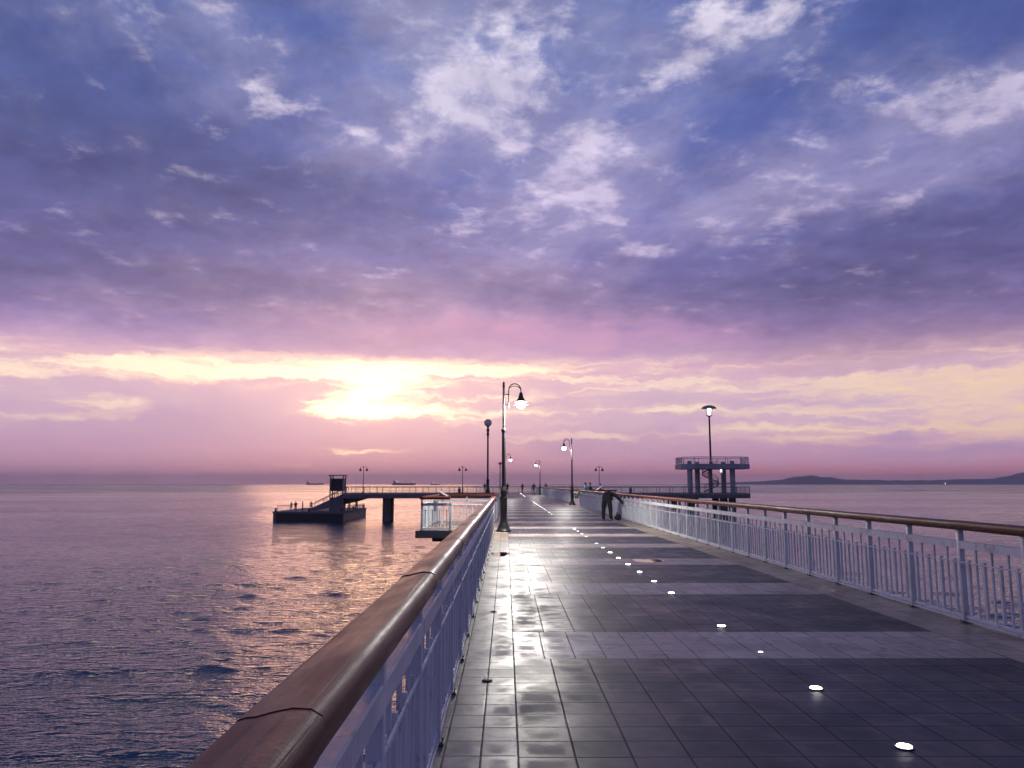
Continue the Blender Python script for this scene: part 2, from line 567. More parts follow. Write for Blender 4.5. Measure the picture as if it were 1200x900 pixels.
c = t.mix(t.m('MULTIPLY', worn, .45), c, (.17, .085, .062, 1))
chk = t.sstep(t.noise(t.v('MULTIPLY', p, (.7, 60, 60)), 1.0, 4, .6, .2), .60, .68)
c = t.mix(t.m('MULTIPLY', chk, .75), c, (.012, .006, .005, 1))
spot = t.sstep(t.noise(p, 38, 4, .6), .62, .70)
c = t.mix(t.m('MULTIPLY', spot, .5), c, (.03, .012, .009, 1))
t.l.new(c, b.inputs['Base Color'])
t.l.new(t.m('ADD', t.maprange(bl, .3, .7, .34, .54), t.m('MULTIPLY', worn, .12)), b.inputs['Roughness'])
bn = t.new('ShaderNodeBump')
bn.inputs['Strength'].default_value = .35
bn.inputs['Distance'].default_value = .004
t.l.new(t.m('SUBTRACT', t.m('ADD', t.m('MULTIPLY', gr, .9), t.m('MULTIPLY', t.noise(p, 70, 5, .7), .7)), t.m('MULTIPLY', chk, .8)), bn.inputs['Height'])
t.l.new(bn.outputs[0], b.inputs['Normal'])

# wet paving
M_DECK = bpy.data.materials.new('wet_paving')
M_DECK.use_nodes = True
t = NT(M_DECK.node_tree)
b = t.n['Principled BSDF']
ob = t.new('ShaderNodeTexCoord').outputs['Object']
X, Y, Z = t.xyz(ob)


def cells(x, y, sx, sy, ox, oy):
    gx = t.m('DIVIDE', t.m('SUBTRACT', x, ox), sx)
    gy = t.m('DIVIDE', t.m('SUBTRACT', y, oy), sy)
    fx, fy = t.m('FRACT', gx), t.m('FRACT', gy)
    ex = t.m('MULTIPLY', t.m('MINIMUM', fx, t.m('SUBTRACT', 1.0, fx)), sx)
    ey = t.m('MULTIPLY', t.m('MINIMUM', fy, t.m('SUBTRACT', 1.0, fy)), sy)
    e = t.m('MINIMUM', ex, ey)
    wn = t.new('ShaderNodeTexWhiteNoise')
    t.l.new(t.comb(t.m('FLOOR', gx), t.m('FLOOR', gy), 0.0), wn.inputs['Vector'])
    return e, wn.outputs['Value'], ex, ey


BAND0, BPER, BW = 7.44, 4.2, 1.3
bandf = t.m('MULTIPLY', t.m('FRACT', t.m('ADD', t.m('DIVIDE', t.m('SUBTRACT', Y, BAND0), BPER), 20.0)), BPER)
is_light = t.m('LESS_THAN', bandf, BW)
is_left = t.m('LESS_THAN', X, 0.075)
is_right = t.m('GREATER_THAN', X, 4.72)
is_border = t.m('MAXIMUM', is_left, is_right)
e_d, r_d, ex_d, ey_d = cells(X, Y, .343, .29, .075, BAND0)
e_l, r_l, ex_l, ey_l = cells(X, Y, .29, .325, .075, BAND0)
e_b, r_b, ex_b, ey_b = cells(X, Y, .225, .27, -.375, 0.0)
e_r, r_r, ex_r, ey_r = cells(X, Y, .32, .36, 4.72, 0.0)
e_b = t.mix(is_right, e_b, e_r)
r_b = t.mix(is_right, r_b, r_r)


def sel(a, bb, cc):
    return t.mix(is_border, t.mix(is_light, a, bb), cc)


edge = sel(e_d, e_l, e_b)
rnd = sel(r_d, r_l, r_b)
big = t.noise(t.v('MULTIPLY', ob, (1, .6, 1)), .55, 6, .6)
wet = t.noise(t.v('MULTIPLY', ob, (1, .8, 1)), 1.7, 7, .62, .4)
fine = t.noise(ob, 55, 6, .65)
grain = t.noise(ob, 9, 6, .65)
base = sel((.026, .026, .038, 1), (.46, .365, .31, 1), (.38, .30, .225, 1))
k = t.m('ADD', t.maprange(rnd, 0, 1, .74, 1.22), t.maprange(grain, .3, .7, -.18, .18))
k = t.m('MULTIPLY', k, t.maprange(big, .3, .7, .72, 1.25))
st_ = t.maprange(t.sstep(t.noise(ob, 3.1, 8, .68, .6), .50, .66), 0, 1, 1.0, .62)
k = t.m('MULTIPLY', k, st_)
base = t.mix(1.0, base, t.comb(k, k, k), 'MULTIPLY')
# drier centre of the slabs, wet rim
dry = t.sstep(t.m('ADD', edge, t.m('MULTIPLY', t.m('SUBTRACT', wet, .5), .22)), .035, .10)
patchy = t.sstep(t.noise(ob, .8, 5, .6), .36, .58)
dry = t.m('MULTIPLY', dry, patchy)
base = t.mix(t.m('MULTIPLY', t.m('MULTIPLY', dry, .8), t.m('SUBTRACT', 1.0, t.m('MAXIMUM', is_light, is_border))), base, t.mix(1.0, base, (2.6, 2.45, 2.3, 1), 'MULTIPLY'))
groutw = t.m('ADD', .0045, t.m('MULTIPLY', fine, .004))
grout = t.m('LESS_THAN', edge, groutw)
gvis = t.maprange(t.noise(ob, 2.3, 5, .6), .35, .65, .25, .9)
base = t.mix(t.m('MULTIPLY', grout, gvis), base, (.018, .016, .018, 1))
t.l.new(base, b.inputs['Base Color'])
rough = t.m('ADD', t.maprange(wet, .3, .7, .33, .56), t.m('MULTIPLY', dry, .12))
rough = t.m('SUBTRACT', rough, t.m('MULTIPLY', t.m('MAXIMUM', is_light, is_border), .03))
rough = t.m('ADD', rough, t.m('MULTIPLY', t.m('SUBTRACT', rnd, .5), .10))
rough = t.m('ADD', rough, t.m('MULTIPLY', grout, .3))
t.l.new(rough, b.inputs['Roughness'])
b.inputs['IOR'].default_value = 1.42
bn = t.new('ShaderNodeBump')
bn.inputs['Strength'].default_value = .55
bn.inputs['Distance'].default_value = .006
h = t.m('ADD', t.m('MULTIPLY', t.sstep(edge, 0.0, .012), .16), t.m('MULTIPLY', fine, .16))
h = t.m('ADD', h, t.m('MULTIPLY', wet, .7))
h = t.m('ADD', h, t.m('MULTIPLY', rnd, .35))
wn2 = t.new('ShaderNodeTexWhiteNoise', noise_dimensions='1D')
t.l.new(t.m('MULTIPLY', rnd, 917.0), wn2.inputs['W'])
tx = sel(ex_d, ex_l, ex_b)
h = t.m('ADD', h, t.m('MULTIPLY', t.m('MULTIPLY', X, t.m('SUBTRACT', rnd, .5)), 1.6))
h = t.m('ADD', h, t.m('MULTIPLY', t.m('MULTIPLY', t.m('FRACT', Y), t.m('SUBTRACT', wn2.outputs['Value'], .5)), 1.5))
t.l.new(h, bn.inputs['Height'])
t.l.new(bn.outputs[0], b.inputs['Normal'])

# sea
M_SEA = bpy.data.materials.new('sea_water')
M_SEA.use_nodes = True
t = NT(M_SEA.node_tree)
b = t.n['Principled BSDF']
ob = t.new('ShaderNodeTexCoord').outputs['Object']
b.inputs['Base Color'].default_value = (.010, .050, .090, 1)
b.inputs['IOR'].default_value = 1.31
patch = t.noise(t.v('MULTIPLY', ob, (.007, .024, 0)), 1.0, 7, .62, .3)
amp = t.maprange(patch, .32, .68, 1.35, .55)
far = t.sstep(t.v('LENGTH', ob), 60.0, 900.0)      # waves too small to mesh out there are kept as roughness
t.l.new(t.m('ADD', .025, t.m('MULTIPLY', far, t.maprange(patch, .32, .68, .32, .12))), b.inputs['Roughness'])
r1 = t.noise(t.v('MULTIPLY', ob, (0.75, 1.9, 1)), 1.7, 3, .6, .15)
r2 = t.noise(t.v('MULTIPLY', ob, (1.0, 1.4, 1)), .30, 6, .6, .1)
h = t.m('ADD', t.m('MULTIPLY', r1, .13), t.m('MULTIPLY', r2, .05))
bn = t.new('ShaderNodeBump')
t.l.new(amp, bn.inputs['Strength'])
bn.inputs['Distance'].default_value = 1.0
t.l.new(h, bn.inputs['Height'])
t.l.new(bn.outputs[0], b.inputs['Normal'])

# ------------------------------------------------------------------ the setting: sea, hills
SEA_Z = -5.0


def build_sea():
    dr = .0042
    r = [10.0]
    while r[-1] < 2500:
        r.append(r[-1] * (1 + dr))
    while r[-1] < 15500:
        r.append(r[-1] * 1.06)
    r = np.array(r)
    fine = np.linspace(R(-60), R(60), 620)
    rest = np.linspace(R(60), R(300), 60)[1:-1]
    a = np.concatenate([fine, rest])
    nr, na = len(r), len(a)
    rr, aa = np.meshgrid(r, a, indexing='ij')
    x = rr * np.sin(aa)
    y = rr * np.cos(aa)
    z = np.zeros_like(x)
    dxy = np.zeros_like(x), np.zeros_like(x)
    local = rr * dr
    rng = np.random.RandomState(5)
    main = R(255)
    for i in range(90):
        lam = math.exp(rng.uniform(math.log(.50), math.log(16)))
        th = main + rng.normal(0, .55)
        sl_ = .022 if lam < 2.2 else (.012 if lam < 6 else .006)
        A = sl_ * lam / (2 * PI)
        kx, ky = math.cos(th) * 2 * PI / lam, math.sin(th) * 2 * PI / lam
        ph = rng.uniform(0, 2 * PI)
        w = np.clip(lam / (3.0 * local) - .7, 0, 1)
        if not (w > 0).any():
            continue
        arg = kx * x + ky * y + ph
        c_, s_ = np.cos(arg), np.sin(arg)
        z += w * A * s_
        dxy[0][:] += w * A * .7 * math.cos(th) * c_
        dxy[1][:] += w * A * .7 * math.sin(th) * c_
    lull = .75 + .5 * np.sin(x * .021 + 1.7 * np.sin(y * .013)) * np.sin(y * .047 + 2.0 * np.sin(x * .009))
    side = np.clip((R(60) - np.abs(((aa + PI) % (2 * PI)) - PI)) / R(8), 0, 1)
    z *= lull * side
    x = x + dxy[0] * side * lull
    y = y + dxy[1] * side * lull
    V = np.stack([x, y, z], -1).reshape(-1, 3)
    V = np.vstack([V, [[0, 0, 0]]])
    i = np.arange(nr - 1)[:, None] * na
    j = np.arange(na)[None, :]
    j2 = (j + 1) % na
    q = np.stack([i + j, i + na + j, i + na + j2, i + j2], -1).reshape(-1, 4)[:, ::-1]
    ctr = nr * na
    tri = np.stack([np.arange(na), (np.arange(na) + 1) % na, np.full(na, ctr)], -1)
    me = bpy.data.meshes.new('sea')
    nl = q.size + tri.size
    me.vertices.add(len(V))
    me.vertices.foreach_set('co', V.astype(np.float32).ravel())
    me.loops.add(nl)
    me.loops.foreach_set('vertex_index', np.concatenate([q.ravel(), tri.ravel()]).astype(np.int32))
    npoly = len(q) + len(tri)
    me.polygons.add(npoly)
    ls = np.concatenate([np.arange(len(q)) * 4, q.size + np.arange(len(tri)) * 3]).astype(np.int32)
    me.polygons.foreach_set('loop_start', ls)
    me.polygons.foreach_set('use_smooth', np.ones(npoly, dtype=bool))
    me.update(calc_edges=True)
    me.validate()
    bm = bmesh.new()
    bm.from_mesh(me)
    bm.normal_update()
    if sum(f.normal.z for f in bm.faces[:50]) < 0:
        bmesh.ops.reverse_faces(bm, faces=bm.faces[:])
        bm.to_mesh(me)
    bm.free()
    me.materials.append(M_SEA)
    o = bpy.data.objects.new('sea', me)
    o.location = (0, 0, SEA_Z)
    o['kind'] = 'structure'
    C.objects.link(o)


build_sea()

M_HILL = mat('scrub_hill', (.13, .12, .11), .9, var=.3, vscale=.0015)


def hill(name, dist, prof, depth):
    """prof: (photo x, photo y of the skyline); a rounded ridge of real depth"""
    xs = np.linspace(prof[0][0], prof[-1][0], 120)
    ys = np.interp(xs, [p[0] for p in prof], [p[1] for p in prof])
    rng = np.random.RandomState(3)
    m = MB()
    rows = 9
    for i, (px, py) in enumerate(zip(xs, ys)):
        q = at(px, py, dist)
        hh = max(2.0, q.z - SEA_Z) * (1 + .05 * math.sin(i * 1.3) + .03 * rng.randn())
        for k in range(rows):
            s_ = -1 + 2 * k / (rows - 1)
            zz = SEA_Z - 2 + (hh + 2) * (math.cos(s_ * PI / 2) ** 1.3)
            m.v.append((q.x * (1 + s_ * depth / dist), dist + s_ * depth, zz + (rng.randn() * hh * .02 if abs(s_) < .9 else 0)))
    n = len(xs)
    for i in range(n - 1):
        for k in range(rows - 1):
            m.f.append((i * rows + k, (i + 1) * rows + k, (i + 1) * rows + k + 1, i * rows + k + 1))
            m.mi.append(0)
    o = m.build(name, M_HILL, angle=80)
    o['kind'] = 'structure'
    return o


hill('hill', 8000, [(800, 567.5), (850, 565.2), (880, 564.4), (905, 563), (918, 561.5), (932, 558.8), (948, 557.2), (962, 558.6), (980, 560.6), (998, 562.2),
                    (1030, 562.4), (1060, 562.9), (1095, 562.4), (1120, 561.6), (1150, 561.0), (1170, 560.5), (1188, 556), (1215, 551), (1260, 548), (1330, 556), (1400, 566)], 500)

# evening haze over the bay
m = MB()
m.box((0, 0, 0), (33000, 33000, 175 - (SEA_Z - 1)))
M_HAZE = bpy.data.materials.new('haze')
M_HAZE.use_nodes = True
t = NT(M_HAZE.node_tree)
t.n.clear()
pv = t.new('ShaderNodeVolumePrincipled')
pv.inputs['Color'].default_value = (.93, .92, .97, 1)
pv.inputs['Density'].default_value = 9.5e-5
pv.inputs['Anisotropy'].default_value = .2
t.l.new(pv.outputs[0], t.new('ShaderNodeOutputMaterial').inputs['Volume'])
hz = m.build('haze', M_HAZE, smooth=False)
hz.location = (0, 0, (175 + SEA_Z - 1) / 2)
hz['kind'] = 'stuff'

# ------------------------------------------------------------------ the pier we stand on
XL, XR = -.36, 5.36            # inner edges of the railings
RXL, RXR = -.44, 5.43          # railing lines
PW0, PW1 = -.62, 5.62          # slab edges
YE = 138.0                     # where the cross bridge starts


def structure(name, mb, mt, parent=None, **kw):
    o = mb.build(name, mt, parent, **kw)
    if not parent:
        o['kind'] = 'structure'
    return o


m = MB()
m.add([(XL - .24, -8, 0), (XR + .26, -8, 0), (XR + .26, YE, 0), (XL - .24, YE, 0)], [(0, 1, 2, 3)])
pave = structure('pavement', m, M_DECK, smooth=False)
LB0, LB1, LBX = 27.3, 33.6, -2.95    # left lookout bay: start, end, outer edge
RB0, RB1, RBX = 57.0, 63.3, 8.05     # right lookout bay
m = MB()
m.box(((PW0 + PW1) / 2, (YE - 8) / 2, -.164), (PW1 - PW0, YE + 8, .32))
for xx in (.9, 4.1):
    m.box((xx, (YE - 8) / 2, -.72), (.5, YE + 8, .79))
slab = m.build('pier_slab', M_CONC, pave, smooth=False)
for i, yy in enumerate(range(6, 138, 12)):
    m = MB()
    m.box((2.5, yy, -1.30), (5.2, .8, .37))
    m.build('pile_cap', M_CONCD, pave, smooth=False)
    for xx in (.6, 4.4):
        m = MB()
        m.tube([(xx, yy, -1.48), (xx, yy, -9)], .38, 14)
        m.build('piling', M_PILE, pave)
# bays
for (y0, y1, x0, x1) in ((LB0 - .15, LB1 + .15, LBX - .2, PW0 - .002), (RB0 - .15, RB1 + .15, PW1 + .002, RBX + .2)):
    m = MB()
    m.box(((x0 + x1) / 2, (y0 + y1) / 2, -.125), (x1 - x0, y1 - y0, .25))
    m.box(((x0 + x1) / 2, (y0 + y1) / 2, -.42), (x1 - x0 - .6, .5, .34))
    bo = m.build('bay_slab', M_PILE, pave, smooth=False)
    m = MB()
    m.add([(x0, y0, .004), (x1, y0, .004), (x1, y1, .004), (x0, y1, .004)], [(0, 1, 2, 3)])
    m.build('bay_paving', M_DECK, pave, smooth=False)

# ------------------------------------------------------------------ railings
BAY = 1.17
HR_PROF = [(-.078, -.100), (-.092, -.072), (-.096, -.040), (-.088, -.014), (-.066, -.001), (-.030, .001), (.006, -.006), (.040, -.015),
           (.060, -.017), (.076, -.022), (.090, -.040), (.092, -.066), (.080, -.094), (.060, -.112), (-.055, -.112)]
_cache = {}


def panel_mesh(s):
    key = ('panel', round(s, 3))
    if key not in _cache:
        m = MB()
        for i in range(7):
            x = s * (i + 1) / 8
            if i % 2 == 0:
                m.box((x, 0, .415), (.034, .030, .63))
            else:
                m.box((x, 0, .4625), (.021, .021, .785))
        m.box((s / 2, .022, .70), (s - .07, .012, .016))
        m.box((s / 2, 0, .072), (s - .07, .034, .030))
        _cache[key] = m.mesh('picket_panel', M_WHITE, smooth=False)
    return _cache[key]


def post_mesh():
    if 'post' not in _cache:
        m = MB()
        m.box((0, 0, .545), (.060, .060, 1.08), bev=.006)
        _cache['post'] = m.mesh('post', M_WHITE)
        m = MB()
        m.box((0, 0, .010), (.11, .11, .012), bev=.003)
        for sx in (-.042, .042):
            for sy in (-.042, .042):
                m.lathe([(.008, 0), (.008, .010), (.004, .013)], (sx, sy, .016), 6)
        _cache['plate'] = m.mesh('base_plate', M_DARKSTEEL)
    return _cache['post'], _cache['plate']


def handrail_mesh(L, seed, side):
    rng = random.Random(seed)
    prof = [(-u * side, z) for u, z in HR_PROF]
    m = MB()
    m.extrude(prof, 0, .002, L - .002, steps=max(1, int(L / .35)))
    # slight sag and wander of old timber
    a, b_, c_ = rng.uniform(-.004, .004), rng.uniform(-.004, .004), rng.uniform(0, 6)
    m.v = [(x, y + a * math.sin(x * 1.3 + c_), z + b_ * math.sin(x * 1.1 + c_)) for x, y, z in m.v]
    return m.mesh('handrail', M_WOOD, angle=50)


def railing(A, B, label, inner, end_cap=True, detail=True):
    """a run of railing from A to B; inner = +1 if the walkway lies on the left of A->B"""
    A, B = Vector((*A, 0)), Vector((*B, 0))
    Lg = (B - A).length
    n = max(1, round(Lg / BAY))
    s = Lg / n
    root = thing('railing', label, 'railing', A, math.atan2((B - A).y, (B - A).x), 'white railings along the pier')
    pm, plm = post_mesh()
    pan = panel_mesh(s)
    for i in range(n + 1):
        if i % 1 == 0:
            p_ = link_mesh('post', pm, root, (i * s, 0, 0))
            if detail and i < 40:
                link_mesh('base_plate', plm, p_)
        if i < n:
            link_mesh('picket_panel', pan, root, (i * s, 0, 0))
    i = 0
    while i < n:
        k = min(2, n - i)
        sd_ = (i * 7 + int(abs(A.x * 10 + A.y * 3))) % 6
        key = ('hr', round(k * s, 3), sd_, inner)
        if key not in _cache:
            _cache[key] = handrail_mesh(k * s, sd_, inner)
        link_mesh('handrail', _cache[key], root, (i * s, 0, 1.187))
        i += k
    m = MB()
    st = max(1, int(Lg / 2))
    m.extrude([(-.030 , .858), (-.030, .944), (-.022, .950), (.022, .950), (.030, .944), (.030, .858)], 0, -.03, Lg + .03, steps=st)
    m.build('flat_rail', M_WHITE, root, angle=30)
    m = MB()
    m.box((Lg / 2, 0, .030), (Lg, .05, .022))
    m.build('bottom_rail', M_WHITE, root, smooth=False)
    return root


railing((RXL, 27.3), (RXL, -3.12), 'white railing with broad brown wooden handrail running along the near left edge', 1)
railing((LBX + 1.0, LB0), (LBX, LB0), 'single railing bay at the near outer corner of the left lookout bay', -1)
railing((LBX, LB0), (LBX, LB1), 'short white railing on the seaward side of the left lookout bay', -1)
railing((LBX, LB1), (RXL, LB1), 'short white railing on the far side of the left lookout bay', -1)
railing((RXL, LB1), (RXL, YE - .3), 'far left white railing beyond the nearest lamp post', -1, detail=False)
railing((RXR, 8.2 - 9 * BAY), (RXR, RB0), 'long white picket railing with brown handrail along the right edge', 1)
railing((RXR, RB0), (RBX, RB0), 'short white railing on the near side of the right lookout bay', 1)
railing((RBX, RB0), (RBX, RB1), 'short white railing on the seaward side of the right lookout bay', 1)
railing((RBX, RB1), (RXR, RB1), 'short white railing on the far side of the right lookout bay', 1)
railing((RXR, RB1), (RXR, YE - .3), 'far right white railing beyond the lamp post with bright pool of light', 1, detail=False)

# ------------------------------------------------------------------ lamp posts
def arched_lamp(loc, rz, label, lit_power):
    t_ = thing('lamp_post', label, 'lamp post', loc, rz, 'tall arched lamp posts on the pier')
    m = MB()
    m.lathe([(.26, 0), (.26, .05), (.22, .09), (.20, .16), (.155, .26), (.125, .34), (.118, .40), (.118, 1.05), (.135, 1.08), (.135, 1.15), (.11, 1.19),
             (.10, 1.28), (.125, 1.33), (.125, 1.40), (.09, 1.46), (.075, 1.55)], n=16)
    m.build('base', M_BLACK, t_, angle=40)
    m = MB()
    m.lathe([(.068, 1.55), (.064, 3.40), (.085, 3.42), (.09, 3.46), (.085, 3.50), (.045, 3.54), (.040, 4.98), (.052, 5.0), (.052, 5.03), (.03, 5.06), (.045, 5.10), (.03, 5.14), (.006, 5.18)], n=12)
    m.build('pole', M_BLACK, t_)
    # arched bracket: pipe beside the pole, arching over to the lantern
    m = MB()
    for w in (.0, .07):
        pts = [(.17, 0, 4.22), (.17, 0, 4.55), (.17, 0, 4.78)]
        for k in range(1, 13):
            a = PI - PI * k / 12
            pts.append((.385 + .215 * math.cos(a), 0, 4.86 + (.24 - w * 1.2) * math.sin(a)))
        pts.append((.60, 0, 4.76))
        m.tube(pts, .019 if w == 0 else .013, 8)
    for z in (4.37, 4.72):
        m.tube([(.03, 0, z), (.19, 0, z)], .018, 6)
        m.lathe([(.03, -.02), (.03, .02)], (.17, 0, z), 8)
    m.build('arm', M_BLACK, t_)
    m = MB()
    hx = .60
    m.lathe([(.03, 4.80), (.055, 4.77), (.062, 4.72), (.075, 4.70), (.075, 4.66), (.10, 4.60), (.135, 4.54), (.175, 4.50), (.185, 4.475), (.17, 4.475), (.12, 4.53)], (hx, 0, 0), 18)
    for z in (4.468, 4.37):
        ring = [(hx + .27 * math.cos(2 * PI * k / 20), .27 * math.sin(2 * PI * k / 20), z) for k in range(21)]
        m.tube(ring, .008, 5, cap=False)
        for k in range(4):
            a = PI / 4 + k * PI / 2
            m.tube([(hx + .16 * math.cos(a), .16 * math.sin(a), 4.48), (hx + .27 * math.cos(a), .27 * math.sin(a), z)], .006, 5)
    m.build('lamp_shade', M_BLACK, t_)
    m = MB()
    m.lathe([(.155, 4.495), (.175, 4.44), (.175, 4.37), (.15, 4.30), (.10, 4.255), (.03, 4.238)], (hx, 0, 0), 18)
    m.build('lamp_glass', M_LIT, t_)
    l = bpy.data.lights.new('lamp_light', 'POINT')
    l.energy = lit_power
    l.color = (1.0, .95, .86)
    l.shadow_soft_size = .17
    lo = bpy.data.objects.new('lamp_light', l)
    lo.location = (hx, 0, 4.15)
    C.objects.link(lo)
    lo.parent = t_
    return t_


LP = 1900
arched_lamp((-.08, 26.7, 0.002), 0, 'tallest black lamp post in front, arching over the deck with a glowing lantern', LP)
arched_lamp((5.12, 60.0, 0.002), PI, 'lit black lamp post beside the right railing, casting a bright pool near the bent person', LP * .36)
arched_lamp((-.08, 90.0, 0.002), 0, 'distant lit lamp post whose pole hides behind the tallest lamp post', LP * .25)
arched_lamp((5.05, 115.0, 0.002), PI, 'small distant lit lamp post where the right railing ends, beside a standing figure', LP * .25)

# flush lights along the middle of the deck
m = MB()
m.lathe([(.060, .003), (.060, .007), (.056, .009), (.047, .0075)], n=18)
led = tag(m.build('deck_light', M_DARKSTEEL), 'small white light set flush in the middle of the wet deck', 'deck light', 'row of lights set in the deck')
m = MB()
m.lathe([(.046, .008), (.043, .013), (.026, .017), (.008, .018)], n=16)
m.build('lens', M_LED, led)
leds = [4.99, 6.36, 7.70, 9.06, 11.75, 13.1, 14.5, 15.85, 17.2, 18.55, 19.9, 21.3, 24.0, 25.4, 26.8, 28.1] + \
       [42 + 1.36 * k for k in range(26)] + [97 + 1.36 * k for k in range(29)]
for i, y in enumerate(leds):
    if i == 0:
        led.location = (2.47, y, 0)
    else:
        dup(led, (2.47, y, 0), 0, led['label'], sc=.7 if y > 40 else (.5 if i == 2 else None))

# deck furniture
m = MB()
m.lathe([(.044, .002), (.044, .005), (.036, .008), (.012, .009)], n=14)
dr = tag(m.build('drain_cap', M_HOLE), 'small dark round drain cap on the pale left border, the nearer one', 'drain cap', 'drain caps on the left border')
dr.location = (-.155, 6.63, .002)
dup(dr, (-.155, 10.1, .002), .4, 'small dark round drain cap on the pale left border, the farther one')

M_PUD = mat('puddle_water', (.03, .028, .03), .03, var=.1, rvar=.01)


def puddle(x, y, rx, ry, label, seed):
    rng = random.Random(seed)
    m = MB()
    n = 26
    pts = []
    ph = [rng.uniform(0, 6) for _ in range(3)]
    for k in range(n):
        a = 2 * PI * k / n
        q = 1 + .22 * math.sin(2 * a + ph[0]) + .14 * math.sin(3 * a + ph[1]) + .08 * math.sin(5 * a + ph[2])
        pts.append((x + rx * q * math.cos(a), y + ry * q * math.sin(a)))
    m.prism(pts, .0015, .005)
    return tag(m.build('puddle', M_PUD, smooth=False), label, 'puddle')


puddle(3.0, 16.6, .26, .45, 'small shallow puddle shining orange on the deck right of the light row', 4)
puddle(-.13, 18.2, .17, .6, 'small shallow puddle on the left border before the tallest lamp post', 8)
m = MB()
m.add([(0, 0, .008), (.09, .05, .02), (.19, .03, .012), (.24, .0, .026), (.18, -.05, .014), (.08, -.045, .022)], [(0, 1, 5), (1, 2, 4, 5), (2, 3, 4)])
lf_ = m.build('fallen_leaf', mat('brown_leaf', (.05, .03, .02), .6))
lf_.location = (3.12, 16.72, 0)
tag(lf_, 'small dark fallen leaf lying in the orange puddle', 'leaf')

gt = thing('gate', 'low slim white gate closing the near side of the left lookout bay', 'gate', (LBX + 1.04, LB0, 0))
gw = RXL - .06 - (LBX + 1.04)
m = MB()
for zz_ in (.12, .88):
    m.tube([(0, 0, zz_), (gw, 0, zz_)], .016, 8)
for xx in (.0, gw / 2, gw):
    m.tube([(xx, 0, .06), (xx, 0, .90)], .018, 8)
m.build('frame', M_WHITE, gt)
m = MB()
for k in range(1, 13):
    m.tube([(gw * k / 13, 0, .12), (gw * k / 13, 0, .88)], .007, 6)
m.build('bars', M_WHITE, gt)

# slanted boards in the lookout bays
def lectern(x, y, rz, label):
    t_ = thing('information_stand', label, 'information stand', (x, y, .004), rz, 'slanted boards in the lookout bays')
    m = MB()
    m.box((0, 0, .02), (.26, .30, .03), bev=.006)
    m.box((0, 0, .56), (.07, .12, 1.06), bev=.008)
    m.build('pedestal', M_WHITE, t_)
    m = MB()
    m.box((0, 0, 0), (.50, .75, .03), bev=.006)
    bd = m.build('board', M_WHITE, t_)
    bd.location = (0, 0, 1.26)
    bd.rotation_euler = (0, R(33), 0)
    return t_


lectern(-2.55, 31.3, 0, 'slanted white board on a slim post in the left lookout bay')
lectern(7.3, 61.0, PI, 'slanted white board on a slim post in the right lookout bay')

# ------------------------------------------------------------------ cross bridge
YB0, YB1 = YE + .004, YE + 8.0
BX0, BX1 = -29.05, 43.6
bridge = thing('cross_bridge', 'dark concrete bridge crossing the far end of the pier on thick piles', 'bridge', (0, YB0, 0))
m = MB()
m.box(((BX0 + BX1) / 2, 4, -.15), (BX1 - BX0, 7.99, .296))
m.build('deck', M_CONC, bridge, smooth=False)
m = MB()
for yy in (.32, 7.68):
    m.box(((BX0 + BX1) / 2, yy, -.62), (BX1 - BX0 - .02, .6, .64))
m.build('beam', M_CONCD, bridge, smooth=False)
for px in (452.2, 848.5, 859, 794, 815):
    q = at(px, 600, YB0 + 1.2)
    m = MB()
    m.tube([(q.x, 1.4, -.95), (q.x, 1.4, -9)], .64, 18)
    m.build('piling', M_PILE, bridge)
    m = MB()
    m.tube([(q.x, 6.6, -.95), (q.x, 6.6, -9)], .64, 18)
    m.build('piling', M_PILE, bridge)


def thin_railing(A, B, z, label, parent=None, name='bridge_railing', step=.26, h=1.1, mt=None, z2=None):
    """slim painted steel railing; z2 lets it follow a stair"""
    mt = mt or M_GREYST
    A, B = Vector((*A, z)), Vector((*B, z if z2 is None else z2))
    hor = Vector((B.x - A.x, B.y - A.y, 0))
    Lg = hor.length
    dz = B.z - A.z
    rz = math.atan2(hor.y, hor.x)
    if parent is None:
        root = thing(name, label, 'railing', A, rz, 'slim dark railings on the far structures')
    else:
        root = bpy.data.objects.new('railing', None)
        C.objects.link(root)
        root.location = A
        root.rotation_euler = (0, 0, rz)
        root.parent = parent
    k = max(1, round(Lg / 2.4))
    nb = max(2, int(Lg / step))
    hr, po, pk = MB(), MB(), MB()
    if parent is not None:
        hr = po = pk
    hr.tube([(0, 0, h), (Lg, 0, h + dz)], .045, 8)
    for i in range(k + 1):
        f = i / k
        if parent is None:
            po = MB()
        po.box((Lg * f, 0, h / 2 + dz * f), (.08, .08, h - .02))
        if parent is None:
            po.build('post', mt, root, smooth=False)
    for i in range(1, nb):
        f = i / nb
        pk.box((Lg * f, 0, h * .5 + dz * f), (.02, .02, h - .22))
    pk.tube([(0, 0, .12), (Lg, 0, .12 + dz)], .018, 6)
    pk.tube([(0, 0, h - .12), (Lg, 0, h - .12 + dz)], .018, 6)
    if parent is None:
        hr.build('handrail', mt, root)
        pk.build('picket_panel', mt, root, smooth=False)
    else:
        me = pk.mesh('railing', mt, smooth=False)
        bpy.data.objects.remove(root)
        root = link_mesh('railing', me, parent, A, rz)
    return root


thin_railing((BX0, YB0 + .1), (RXL - .1, YB0 + .1), 0, 'slim railing on the near edge of the bridge, left of the pier')
thin_railing((RXR + .1, YB0 + .1), (BX1 - .1, YB0 + .1), 0, 'slim railing on the near edge of the bridge, below the lookout tower')
thin_railing((BX0, YB1 - .1), (BX1 - .1, YB1 - .1), 0, 'slim railing along the seaward far edge of the bridge')
thin_railing((BX1 - .1, YB0 + .2), (BX1 - .1, YB1 - .2), 0, 'slim railing across the right-hand end of the bridge')


